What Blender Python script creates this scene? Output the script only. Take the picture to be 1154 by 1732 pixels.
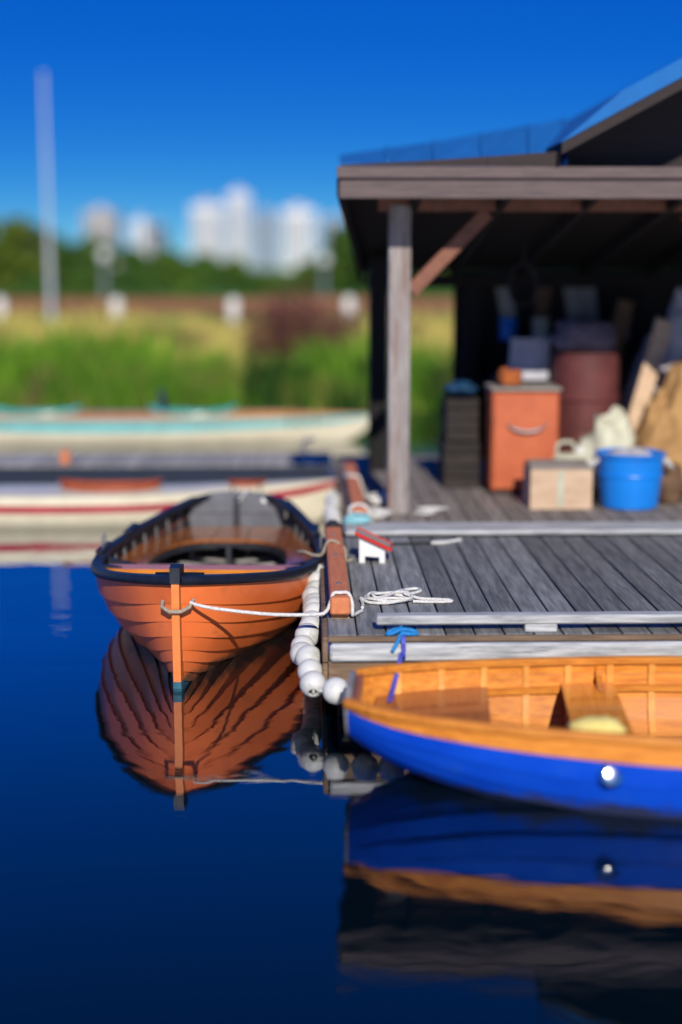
import bpy, bmesh, math, random
from mathutils import Vector, Matrix, noise as mnoise
R = math.radians
random.seed(7)
scene = bpy.context.scene
for o in list(bpy.data.objects):
    bpy.data.objects.remove(o)
col = scene.collection

# ------------------------------------------------------------------ camera
H, PITCH, YAW = 2.2, R(9.84), R(1.36)
FPX = 2404.0                                   # focal length in pixels of the 1154 x 1732 photograph
cam_d = bpy.data.cameras.new('camera'); cam = bpy.data.objects.new('camera', cam_d); col.objects.link(cam)
cam.location = (0, 0, H); cam.rotation_euler = (R(90) - PITCH, 0, -YAW)
cam_d.sensor_fit = 'VERTICAL'; cam_d.sensor_height = 36.0; cam_d.lens = FPX / 1732 * 36
cam_d.clip_start = 0.05; cam_d.clip_end = 6000
cam_d.dof.use_dof = True
cam_d.dof.focus_distance = 7.55
cam_d.dof.aperture_fstop = 0.36
cam_d.dof.aperture_blades = 0
scene.camera = cam
scene.render.resolution_x, scene.render.resolution_y = 682, 1024
scene.render.engine = 'CYCLES'

# ------------------------------------------------------------------ sky, sun, exposure
SUN_EL, SUN_AZ = R(30), R(5)                  # azimuth: towards the right of straight behind the camera
world = bpy.data.worlds.new('World'); scene.world = world; world.use_nodes = True
wn, wl = world.node_tree.nodes, world.node_tree.links
wn.clear()
w_out = wn.new('ShaderNodeOutputWorld'); w_bg = wn.new('ShaderNodeBackground')
sky = wn.new('ShaderNodeTexSky'); sky.sky_type = 'NISHITA'; sky.sun_disc = False
sky.sun_elevation = SUN_EL
sky.sun_rotation = R(180) - SUN_AZ
sky.altitude = 1500; sky.air_density = 1.0; sky.dust_density = 0.0; sky.ozone_density = 3.5
# clear polarised air: the deep blue of the upper sky reaches further down than in the model's default
w_tc = wn.new('ShaderNodeTexCoord'); w_map = wn.new('ShaderNodeMapping'); w_map.inputs['Location'].default_value = (0, 0, .05); w_map.inputs['Scale'].default_value = (1, 1, 1.6)
wl.new(w_tc.outputs['Generated'], w_map.inputs[0]); wl.new(w_map.outputs[0], sky.inputs[0])
w_sep = wn.new('ShaderNodeSeparateColor'); w_com = wn.new('ShaderNodeCombineColor'); wl.new(sky.outputs[0], w_sep.inputs[0])
for ch, (gain, power, low) in enumerate(((14.0, 3.3, 0), (3.0, 2.1, .066), (.80, .757, .30))):      # film-like response of the whole dome
    sc_ = wn.new('ShaderNodeMath'); sc_.operation = 'MULTIPLY'; sc_.inputs[1].default_value = .05; wl.new(w_sep.outputs[ch], sc_.inputs[0])
    pw_ = wn.new('ShaderNodeMath'); pw_.operation = 'POWER'; pw_.inputs[1].default_value = power; wl.new(sc_.outputs[0], pw_.inputs[0])
    gn_ = wn.new('ShaderNodeMath'); gn_.operation = 'MULTIPLY'; gn_.inputs[1].default_value = gain*10*.87; wl.new(pw_.outputs[0], gn_.inputs[0])
    ad_ = wn.new('ShaderNodeMath'); ad_.inputs[1].default_value = low*10*.87; wl.new(gn_.outputs[0], ad_.inputs[0])
    wl.new(ad_.outputs[0], w_com.inputs[ch])
w_bg.inputs[1].default_value = 0.10
wl.new(w_com.outputs[0], w_bg.inputs[0]); wl.new(w_bg.outputs[0], w_out.inputs[0])

sun_d = bpy.data.lights.new('sun', 'SUN'); sun_d.energy = 4.2; sun_d.angle = R(0.5); sun_d.color = (1.0, 0.94, 0.85)
sun = bpy.data.objects.new('sun', sun_d); col.objects.link(sun)
to_sun = Vector((math.sin(SUN_AZ) * math.cos(SUN_EL), -math.cos(SUN_AZ) * math.cos(SUN_EL), math.sin(SUN_EL)))
sun.rotation_euler = to_sun.to_track_quat('Z', 'Y').to_euler()
sun.location = to_sun * 60

vs = scene.view_settings
vs.view_transform = 'Standard'; vs.look = 'None'; vs.exposure = 0.2; vs.gamma = 1.0; vs.use_curve_mapping = False

# ------------------------------------------------------------------ helpers
def U(px, py, z=None, Y=None):
    """point on the ray of a photo pixel at a known height or distance"""
    cx, cy = (px - 577) / FPX, (866 - py) / FPX
    f = Vector((math.sin(YAW) * math.cos(PITCH), math.cos(YAW) * math.cos(PITCH), -math.sin(PITCH)))
    r = Vector((math.cos(YAW), -math.sin(YAW), 0))
    u = Vector((math.sin(YAW) * math.sin(PITCH), math.cos(YAW) * math.sin(PITCH), math.cos(PITCH)))
    v = f + cx * r + cy * u
    t = (z - H) / v.z if z is not None else Y / v.y
    return Vector((0, 0, H)) + v * t

def lerp(a, b, t): return a + (b - a) * t

def curve(pts, t):
    """smooth interpolation through (t, value) pairs"""
    if t <= pts[0][0]: return pts[0][1]
    if t >= pts[-1][0]: return pts[-1][1]
    for i in range(len(pts) - 1):
        if t <= pts[i + 1][0]:
            break
    (t0, v0), (t1, v1) = pts[i], pts[i + 1]
    def slope(j):
        if j == 0: return (pts[1][1] - pts[0][1]) / (pts[1][0] - pts[0][0])
        if j == len(pts) - 1: return (pts[-1][1] - pts[-2][1]) / (pts[-1][0] - pts[-2][0])
        a = (pts[j][1] - pts[j - 1][1]) / (pts[j][0] - pts[j - 1][0]); b = (pts[j + 1][1] - pts[j][1]) / (pts[j + 1][0] - pts[j][0])
        return 0 if a * b <= 0 else 2 * a * b / (a + b)
    h = t1 - t0; s = (t - t0) / h
    m0, m1 = slope(i) * h, slope(i + 1) * h
    return (2*s**3 - 3*s*s + 1) * v0 + (s**3 - 2*s*s + s) * m0 + (-2*s**3 + 3*s*s) * v1 + (s**3 - s*s) * m1

def smooth_path(pts, n=6):
    pts = [Vector(p) for p in pts]; out = []
    for i in range(len(pts) - 1):
        p0, p1, p2, p3 = pts[max(i-1, 0)], pts[i], pts[i+1], pts[min(i+2, len(pts)-1)]
        for k in range(n):
            t = k / n
            out.append(0.5 * ((2*p1) + (p2-p0)*t + (2*p0-5*p1+4*p2-p3)*t*t + (3*p1-p0-3*p2+p3)*t**3))
    out.append(pts[-1]); return out

OFF = {}
class MB:
    def __init__(s): s.v = []; s.f = []; s.m = []
    def face(s, idx, m=0): s.f.append(tuple(idx)); s.m.append(m)
    def add(s, vs_, fs, m=0):
        b = len(s.v); s.v += [Vector(v) for v in vs_]
        for f in fs: s.face([b + i for i in f], m)
    def box(s, x0, x1, y0, y1, z0, z1, c=0.0, m=0):
        """box with chamfered edges"""
        if c <= 0:
            s.add([(x0,y0,z0),(x1,y0,z0),(x1,y1,z0),(x0,y1,z0),(x0,y0,z1),(x1,y0,z1),(x1,y1,z1),(x0,y1,z1)],
                  [(0,3,2,1),(4,5,6,7),(0,1,5,4),(1,2,6,5),(2,3,7,6),(3,0,4,7)], m); return
        bm = bmesh.new(); bmesh.ops.create_cube(bm, size=1)
        for v in bm.verts:
            v.co = Vector(((x0+x1)/2 + v.co.x*(x1-x0), (y0+y1)/2 + v.co.y*(y1-y0), (z0+z1)/2 + v.co.z*(z1-z0)))
        bmesh.ops.bevel(bm, geom=bm.edges[:], offset=c, segments=1, affect='EDGES')
        bm.verts.index_update()
        s.add([v.co.copy() for v in bm.verts], [[v.index for v in f.verts] for f in bm.faces], m); bm.free()
    def bar(s, p, q, w, h, up=(0,0,1), c=0.0, m=0):
        p, q = Vector(p), Vector(q); d = q - p; L = d.length; d.normalize()
        x = d.cross(Vector(up)).normalized(); z = x.cross(d)
        t = MB(); t.box(-w/2, w/2, 0, L, -h/2, h/2, c)
        M = Matrix((x, d, z)).transposed()
        s.add([p + M @ v for v in t.v], t.f, m)
    def tube(s, pts, r, n=8, m=0, cap=True, r2=None):
        pts = [Vector(p) for p in pts]; N = len(pts); base = len(s.v); prev = None
        for i, p in enumerate(pts):
            d = (pts[min(i+1, N-1)] - pts[max(i-1, 0)]).normalized()
            a = prev if prev else (Vector((0,0,1)) if abs(d.z) < .9 else Vector((1,0,0)))
            x = (a - d * a.dot(d)).normalized(); prev = x; y = d.cross(x)
            rr = r if r2 is None else lerp(r, r2, i / (N - 1))
            for k in range(n):
                w = 2*math.pi*k/n; s.v.append(p + x*(rr*math.cos(w)) + y*(rr*math.sin(w)))
        for i in range(N-1):
            for k in range(n):
                a = base+i*n+k; b = base+i*n+(k+1) % n
                s.face((a, b, b+n, a+n), m)
        if cap:
            s.face([base+k for k in range(n)][::-1], m); s.face([base+(N-1)*n+k for k in range(n)], m)
    def lathe(s, prof, n=20, c=(0,0,0), axis=(0,0,1), m=0):
        c = Vector(c); q = Vector((0,0,1)).rotation_difference(Vector(axis)); base = len(s.v)
        for r, z in prof:
            for k in range(n):
                w = 2*math.pi*k/n; s.v.append(c + q @ Vector((r*math.cos(w), r*math.sin(w), z)))
        for i in range(len(prof)-1):
            for k in range(n):
                a = base+i*n+k; b = base+i*n+(k+1) % n
                s.face((a, b, b+n, a+n), m)
        if prof[0][0] > 1e-4: s.face([base+k for k in range(n)][::-1], m)
        if prof[-1][0] > 1e-4: s.face([base+(len(prof)-1)*n+k for k in range(n)], m)
    def prism(s, poly, d, m=0):
        """closed polygon (list of 3-D points) pushed along vector d"""
        n = len(poly); P = [Vector(p) for p in poly]; d = Vector(d)
        s.add(P + [p + d for p in P], [tuple(range(n))[::-1], tuple(range(n, 2*n))] + [(i, (i+1) % n, n+(i+1) % n, n+i) for i in range(n)], m)
    def grid(s, rows, m=0, close=False, flip=False):
        b = len(s.v); nr, nc = len(rows), len(rows[0])
        for r in rows: s.v += [Vector(p) for p in r]
        for i in range(nr-1):
            for j in range(nc if close else nc-1):
                q = (b+i*nc+j, b+i*nc+(j+1) % nc, b+(i+1)*nc+(j+1) % nc, b+(i+1)*nc+j)
                s.face(q[::-1] if flip else q, m)
    def mesh(s, name, mats, off=None, smooth=None, recalc=True):
        me = bpy.data.meshes.new(name); off = off or Vector()
        me.from_pydata([v - off for v in s.v], [], s.f)
        mats = mats if isinstance(mats, (list, tuple)) else [mats]
        for m in mats: me.materials.append(m)
        me.polygons.foreach_set('material_index', s.m)
        if recalc:
            bm = bmesh.new(); bm.from_mesh(me); bmesh.ops.remove_doubles(bm, verts=bm.verts[:], dist=1e-5)
            bmesh.ops.recalc_face_normals(bm, faces=bm.faces[:]); bm.to_mesh(me); bm.free()
        if smooth is not None:
            me.polygons.foreach_set('use_smooth', [True]*len(me.polygons))
            me.set_sharp_from_angle(angle=R(smooth))
        return me
    def build(s, name, mats, parent=None, smooth=None, recalc=True):
        off = OFF.get(parent.name) if parent else None
        o = bpy.data.objects.new(name, s.mesh(name, mats, off, smooth, recalc)); col.objects.link(o)
        if parent:
            o.parent = parent; OFF[o.name] = OFF.get(parent.name)
        return o

def tag(o, label=None, cat=None, group=None, kind=None):
    for k, v in (('label', label), ('category', cat), ('group', group), ('kind', kind)):
        if v: o[k] = v
    return o
def thing(name, label, cat, loc=(0,0,0), rotz=0, group=None, local=False):
    """an Empty at the thing's base; parts are given in world space unless local"""
    o = bpy.data.objects.new(name, None); col.objects.link(o); o.empty_display_size = .2
    o.location = loc; o.rotation_euler = (0, 0, rotz); OFF[o.name] = Vector() if local else Vector(loc)
    return tag(o, label, cat, group)
def share(name, me, parent, loc=(0,0,0), rot=(0,0,0), scale=(1,1,1)):
    """one more part that shares mesh data"""
    o = bpy.data.objects.new(name, me); col.objects.link(o); o.parent = parent
    o.location = Vector(loc) - (OFF.get(parent.name) or Vector()) if parent else loc
    o.rotation_euler = rot; o.scale = scale; return o

# ------------------------------------------------------------------ materials
def mat(name, c1, c2=None, rough=.6, scale=8.0, stretch=(1,1,1), bump=.15, spots=None, vary=.12, spec=.4, coat=0, metal=0, detail=6, hue=0, trans=0, scum=0):
    """two colours mixed by stretched noise, small random shift for each object, fine relief, optional worn patches"""
    m = bpy.data.materials.new(name); m.use_nodes = True
    n, l = m.node_tree.nodes, m.node_tree.links; b = n['Principled BSDF']
    c2 = c2 or tuple(c*.72 for c in c1)
    tc = n.new('ShaderNodeTexCoord'); mp = n.new('ShaderNodeMapping'); l.new(tc.outputs['Object'], mp.inputs[0])
    mp.inputs['Scale'].default_value = stretch
    oi = n.new('ShaderNodeObjectInfo')
    vm = n.new('ShaderNodeVectorMath'); vm.operation = 'SCALE'; vm.inputs[0].default_value = (7.3, 3.1, 5.7); l.new(oi.outputs['Random'], vm.inputs['Scale'])
    l.new(vm.outputs[0], mp.inputs['Location'])
    no = n.new('ShaderNodeTexNoise'); no.inputs['Scale'].default_value = scale; no.inputs['Detail'].default_value = detail; no.inputs['Roughness'].default_value = .62
    l.new(mp.outputs[0], no.inputs['Vector'])
    cr = n.new('ShaderNodeValToRGB'); cr.color_ramp.elements[0].position = .32; cr.color_ramp.elements[1].position = .68
    cr.color_ramp.elements[0].color = (*c2, 1); cr.color_ramp.elements[1].color = (*c1, 1); l.new(no.outputs['Fac'], cr.inputs[0])
    out = cr.outputs[0]
    if spots:
        (sc, ss, lo, hi) = spots
        n2 = n.new('ShaderNodeTexNoise'); n2.inputs['Scale'].default_value = ss; n2.inputs['Detail'].default_value = 8; n2.inputs['Roughness'].default_value = .7
        l.new(mp.outputs[0], n2.inputs['Vector'])
        r2 = n.new('ShaderNodeMapRange'); r2.inputs[1].default_value = lo; r2.inputs[2].default_value = hi; l.new(n2.outputs['Fac'], r2.inputs[0])
        mx = n.new('ShaderNodeMix'); mx.data_type = 'RGBA'; l.new(r2.outputs[0], mx.inputs[0]); l.new(out, mx.inputs[6]); mx.inputs[7].default_value = (*sc, 1)
        out = mx.outputs[2]
    if scum:        # weed and grime stain left by the water on the hull
        sx = n.new('ShaderNodeSeparateXYZ'); l.new(tc.outputs['Object'], sx.inputs[0])
        n3 = n.new('ShaderNodeTexNoise'); n3.inputs['Scale'].default_value = 9; n3.inputs['Detail'].default_value = 6; l.new(tc.outputs['Object'], n3.inputs['Vector'])
        m3 = n.new('ShaderNodeMath'); m3.operation = 'MULTIPLY_ADD'; m3.inputs[1].default_value = -.16; l.new(n3.outputs['Fac'], m3.inputs[0]); l.new(sx.outputs['Z'], m3.inputs[2])
        r3 = n.new('ShaderNodeMapRange'); r3.inputs[1].default_value = scum - .07; r3.inputs[2].default_value = scum - .12; r3.inputs[3].default_value = 0; r3.inputs[4].default_value = .85; l.new(m3.outputs[0], r3.inputs[0])
        x3 = n.new('ShaderNodeMix'); x3.data_type = 'RGBA'; l.new(r3.outputs[0], x3.inputs[0]); l.new(out, x3.inputs[6]); x3.inputs[7].default_value = (.045, .045, .028, 1); out = x3.outputs[2]
    hs = n.new('ShaderNodeHueSaturation'); l.new(out, hs.inputs['Color'])
    mr = n.new('ShaderNodeMapRange'); mr.inputs[3].default_value = 1-vary; mr.inputs[4].default_value = 1+vary; l.new(oi.outputs['Random'], mr.inputs[0]); l.new(mr.outputs[0], hs.inputs['Value'])
    l.new(hs.outputs[0], b.inputs['Base Color'])
    rr = n.new('ShaderNodeMapRange'); rr.inputs[3].default_value = max(rough-.1, .02); rr.inputs[4].default_value = min(rough+.12, 1); l.new(no.outputs['Fac'], rr.inputs[0]); l.new(rr.outputs[0], b.inputs['Roughness'])
    if bump:
        bp = n.new('ShaderNodeBump'); bp.inputs['Strength'].default_value = bump; bp.inputs['Distance'].default_value = .01; l.new(no.outputs['Fac'], bp.inputs['Height']); l.new(bp.outputs[0], b.inputs['Normal'])
    b.inputs['Specular IOR Level'].default_value = spec; b.inputs['Coat Weight'].default_value = coat; b.inputs['Coat Roughness'].default_value = .08; b.inputs['Metallic'].default_value = metal
    if trans:
        ls = n.new('ShaderNodeBsdfTranslucent'); ms = n.new('ShaderNodeMixShader'); ms.inputs[0].default_value = trans
        l.new(hs.outputs[0], ls.inputs[0]); l.new(b.outputs[0], ms.inputs[1]); l.new(ls.outputs[0], ms.inputs[2]); l.new(ms.outputs[0], n['Material Output'].inputs[0])
    return m

M = {}
M['deck'] = mat('weathered_deck', (.265,.268,.26), (.115,.116,.112), .8, 5, (9,.8,9), .5, ((.07,.08,.085), 1.6, .5, .72), .34)
M['deck_brown'] = mat('brown_weathered_deck', (.30,.26,.22), (.13,.11,.095), .8, 5, (9,.8,9), .5, ((.08,.07,.06), 1.6, .55, .75), .18)
M['beam_grey'] = mat('silvered_beam', (.62,.62,.60), (.26,.27,.27), .75, 5, (.8,9,9), .5, ((.07,.075,.08), 2.2, .56, .7), .1)
M['fascia'] = mat('brown_fascia', (.26,.17,.10), (.12,.075,.045), .75, 5, (.8,9,9), .4, ((.05,.04,.03), 2, .55, .72), .15)
M['rail'] = mat('red_brown_stained_rail', (.64,.215,.085), (.50,.15,.055), .6, 6, (6,.8,6), .3, ((.22,.12,.075), 5, .6, .74), .05)
M['rail_end'] = mat('cut_rail_end', (.5,.25,.09), (.34,.15,.05), .7, 30, (1,1,1), .2)
M['black'] = mat('black_rubber', (.02,.021,.024), (.010,.011,.013), .55, 12, (1,1,1), .2)
M['float'] = mat('dark_float', (.02,.022,.022), (.012,.012,.012), .9, 4)
M['orange'] = mat('orange_boat_paint', (.82,.19,.048), (.68,.14,.032), .36, 3, (1,.5,1), .06, ((.36,.10,.035), 6, .56, .80), .15, .5, scum=.06)
M['navy'] = mat('navy_gunwale_paint', (.009,.014,.026), (.005,.007,.012), .45, 9, (1,1,1), .2, ((.10,.11,.12), 18, .68, .76), .1, .5)
M['inner'] = mat('dark_boat_inside', (.035,.038,.046), (.015,.016,.019), .5, 6, (1,1,1), .2, ((.10,.10,.11), 14, .66, .76), .25)
M['transom_grey'] = mat('grey_transom_paint', (.15,.155,.17), (.085,.09,.10), .45, 5, (1,1,1), .25, ((.42,.43,.45), 16, .64, .7), .1)
M['varnish'] = mat('varnished_wood', (.44,.15,.035), (.23,.065,.014), .22, 7, (1,7,7), .15, ((.12,.035,.01), 3, .58, .75), .14, .5, .6)
M['varnish_fore'] = mat('varnished_wood_lengthwise', (.44,.15,.035), (.23,.065,.014), .22, 7, (7,1,7), .15, ((.12,.035,.01), 3, .58, .75), .14, .5, .6)
M['varnish_gold'] = mat('golden_varnish', (.74,.27,.030), (.52,.155,.014), .25, 6, (1,8,8), .12, ((.26,.075,.012), 3, .6, .78), .10, .5, .55)
M['thwart'] = mat('mauve_grey_thwart', (.38,.31,.33), (.24,.20,.22), .6, 6, (1,9,9), .3, ((.16,.12,.12), 4, .6, .75))
M['stem'] = mat('orange_stem', (.84,.25,.06), (.66,.17,.035), .4, 5, (1,1,1), .15, ((.30,.12,.06), 10, .66, .76), .04)
M['teal_boot'] = mat('teal_waterline_paint', (.030,.13,.18), (.012,.05,.08), .6, 9, (1,1,1), .3, ((.09,.17,.17), 10, .55, .7))
M['rope'] = mat('white_rope', (.74,.73,.69), (.48,.47,.43), .85, 60, (1,1,1), .7, None, .05)
M['rope_tan'] = mat('tan_rope', (.42,.36,.27), (.25,.20,.14), .9, 60, (1,1,1), .7)
M['rope_teal'] = mat('pale_teal_rope', (.30,.58,.60), (.15,.36,.40), .85, 60, (1,1,1), .5)
M['rope_blue'] = mat('bright_blue_rope', (.012,.27,.62), (.008,.15,.42), .6, 60, (1,1,1), .5)
M['rope_violet'] = mat('violet_blue_webbing', (.10,.12,.52), (.06,.06,.34), .6, 40, (1,1,1), .5)
M['rope_black'] = mat('black_rope', (.02,.02,.024), (.01,.01,.01), .8, 60, (1,1,1), .5)
M['buoy'] = mat('white_foam_float', (.62,.62,.59), (.52,.52,.49), .5, 9, (1,1,1), .15, ((.26,.27,.21), 7, .52, .74), .05)
M['hole'] = mat('dark_hole', (.012,.012,.012), None, .9, 5)
M['blue'] = mat('royal_blue_boat_paint', (.006,.085,.66), (.004,.062,.54), .2, 3, (.5,1,1), .05, ((.02,.09,.40), 6, .57, .82), .10, .5, .15, scum=.07)
M['board_grey'] = mat('bare_grey_plywood', (.30,.29,.28), (.17,.165,.16), .8, 7, (7,1,1), .3, ((.10,.09,.08), 4, .6, .74))
M['varnish_rib'] = mat('pale_golden_ribs', (.78,.36,.07), (.60,.22,.03), .5, 6, (6,6,1), .1, None, .08, .3)
M['coam_red'] = mat('satin_red_wood', (.40,.09,.035), (.24,.05,.018), .5, 6, (8,1,8), .1)
M['chrome'] = mat('polished_metal', (.75,.78,.80), (.68,.70,.72), .12, 5, (1,1,1), 0, None, .02, .5, 0, 1)
M['rib_grey'] = mat('worn_grey_ribs', (.16,.155,.15), (.07,.07,.072), .6, 9, (1,1,1), .2, None, .25)
M['slat'] = mat('grey_floor_slats', (.42,.39,.36), (.26,.245,.225), .7, 7, (6,6,6), .3)
M['varnish_long'] = mat('golden_varnish_lengthwise', (.74,.28,.035), (.50,.15,.015), .5, 5, (10,.7,10), .06, ((.30,.085,.013), 2, .56, .8), .12, .35, .0)
M['red_wood'] = mat('dark_red_varnish', (.46,.145,.04), (.30,.085,.022), .35, 6, (1,8,8), .15, None, .1, .5, .5)
M['sponge'] = mat('yellow_sponge', (.80,.66,.22), (.64,.50,.13), .95, 30, (1,1,1), .7)
M['cream'] = mat('cream_hull_paint', (.72,.66,.48), (.62,.56,.40), .22, 3, (.5,1,1), .03, ((.42,.40,.32), 5, .58, .8), .03, .5, .3)
M['turquoise'] = mat('turquoise_paint', (.07,.46,.47), (.05,.35,.37), .28, 3, (1,1,1), .03, None, .03, .5, .3)
M['crimson'] = mat('crimson_paint', (.42,.016,.042), (.30,.010,.03), .28, 3, (1,1,1), .03, None, .03, .5, .3)
M['cedar'] = mat('golden_cedar_deck', (.70,.34,.10), (.50,.22,.055), .25, 6, (1,9,9), .08, None, .08, .5, .5)
M['grey_hull'] = mat('slate_grey_paint', (.09,.095,.105), (.06,.063,.07), .5, 4, (1,1,1), .1)
M['navy_cloth'] = mat('navy_cloth', (.012,.022,.085), (.007,.012,.05), .9, 20, (1,1,1), .4)
M['pier'] = mat('pale_grey_pier_boards', (.40,.38,.34), (.22,.21,.19), .85, 5, (9,1,9), .4, ((.14,.13,.12), 3, .58, .75), .18)
M['pier_side'] = mat('dark_navy_pier_side', (.016,.028,.055), (.008,.014,.03), .75, 8, (1,1,1), .3, ((.10,.12,.14), 22, .68, .75), .2)
M['post'] = mat('weathered_post', (.36,.33,.31), (.17,.14,.125), .8, 6, (9,9,.8), .5, ((.20,.10,.07), 1.3, .5, .7), .1)
M['brown'] = mat('red_brown_timber', (.26,.105,.062), (.15,.058,.035), .7, 6, (2,2,2), .3, ((.09,.05,.04), 3, .58, .75), .12)
M['fasciab'] = mat('mauve_brown_fascia', (.14,.10,.096), (.08,.058,.056), .7, 5, (.8,9,9), .3, ((.08,.06,.06), 2, .58, .75), .12)
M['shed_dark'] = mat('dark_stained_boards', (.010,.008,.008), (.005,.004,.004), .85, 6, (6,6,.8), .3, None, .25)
M['gable'] = mat('dark_brown_boards', (.034,.023,.021), (.02,.014,.013), .8, 6, (.8,6,6), .3, None, .15)
M['roof'] = mat('roof_and_halo_blue', (.008,.13,.38), (.006,.11,.33), .7, 2, (4,1,1), .1, None, .06, .3)  # blue matched to the lens halo over the roofline, used on the roof too
M['terracotta'] = mat('terracotta_paint', (.56,.135,.048), (.44,.095,.032), .5, 5, (1,1,1), .15, ((.30,.085,.04), 4, .6, .76), .06)
M['rust'] = mat('rusty_orange', (.46,.13,.025), (.22,.05,.012), .85, 22, (1,1,1), .7)
M['card'] = mat('tan_cardboard', (.60,.43,.29), (.47,.32,.20), .85, 4, (1,1,5), .25, ((.36,.24,.15), 5, .58, .74), .05)
M['card_top'] = mat('greyed_cardboard_top', (.34,.30,.26), (.24,.21,.18), .85, 5, (1,1,1), .25)
M['bucket'] = mat('bright_blue_plastic', (.006,.22,.72), (.005,.17,.60), .35, 3, (1,1,1), .03, None, .04, .5)
M['white'] = mat('white_paint', (.78,.78,.76), (.66,.66,.63), .45, 6, (1,1,1), .1, ((.45,.44,.40), 7, .66, .8), .04)
M['red'] = mat('red_roof_paint', (.62,.035,.022), (.48,.022,.015), .4, 6, (1,1,1), .1, ((.62,.58,.55), 9, .6, .7), .04)
M['maroon'] = mat('maroon_metal', (.13,.034,.032), (.08,.022,.02), .6, 5, (1,1,1), .2)
M['tan_canvas'] = mat('tan_canvas', (.50,.29,.115), (.33,.18,.065), .9, 12, (1,1,1), .5)
M['grey_canvas'] = mat('grey_tarp', (.52,.51,.54), (.36,.35,.38), .75, 8, (1,1,1), .4)
M['jug'] = mat('cream_plastic', (.56,.55,.42), (.44,.43,.31), .5, 8, (1,1,1), .1)
M['steel'] = mat('dull_galvanised', (.38,.39,.40), (.26,.27,.28), .4, 8, (1,1,1), .1, None, .1, .5, 0, .7)
M['teal_crate'] = mat('dark_teal_plastic', (.008,.025,.03), (.005,.016,.02), .6, 8)
M['lime'] = mat('green_plastic', (.04,.09,.015), (.025,.05,.01), .6, 8)
M['pole'] = mat('white_flagpole', (.42,.45,.50), (.34,.37,.41), .4, 4, (1,1,.3), .05)
M['fence_rail'] = mat('red_brown_rail', (.28,.115,.062), (.17,.068,.04), .8, 4, (.5,6,6), .3, None, .15)
M['bark'] = mat('bark', (.09,.065,.045), (.045,.032,.022), .9, 8, (4,4,.7), .8)
M['weed'] = mat('dark_red_brown_stalks', (.15,.05,.038), (.07,.026,.02), .9, 8)
M['grass_green'] = mat('lush_grass', (.15,.34,.022), (.07,.18,.012), .8, .9, (1,1,1), 0, ((.40,.36,.09), .8, .50, .66), 0, .2, trans=.35)
M['grass_straw'] = mat('straw_grass', (.84,.66,.22), (.50,.46,.10), .85, .6, (1,1,1), 0, ((.22,.30,.04), .6, .52, .70), 0, .2, trans=.3)
M['reed'] = mat('dry_reed', (.26,.17,.09), (.14,.085,.045), .9, 3, (1,1,1), 0, None, 0, .2, trans=.2)
M['leaf_a'] = mat('mid_green_leaves', (.14,.24,.03), (.07,.15,.018), .7, .5, (1,1,1), 0, None, .18, .25, trans=.3)
M['leaf_b'] = mat('dark_green_leaves', (.075,.16,.022), (.04,.10,.015), .7, .5, (1,1,1), 0, None, .18, .25, trans=.25)
M['leaf_c'] = mat('yellow_green_leaves', (.19,.25,.03), (.11,.17,.018), .7, .5, (1,1,1), 0, None, .15, .25, trans=.3)
M['bw'] = mat('pale_building', (.84,.85,.86), (.74,.75,.76), .7, .08, (1,1,1), 0, None, .08)
M['bb'] = mat('blue_grey_building', (.26,.33,.42), (.20,.26,.34), .6, .08, (1,1,1), 0, None, .08)
M['bt'] = mat('tan_building', (.50,.44,.40), (.42,.37,.33), .7, .08, (1,1,1), 0, None, .08)
M['bd'] = mat('dark_slate_building', (.07,.085,.12), (.05,.06,.085), .6, .08, (1,1,1), 0, None, .08)
M['glass'] = mat('dark_window_glass', (.045,.07,.11), (.03,.05,.08), .12, .3, (1,1,1), 0, None, .25, .6)

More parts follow.
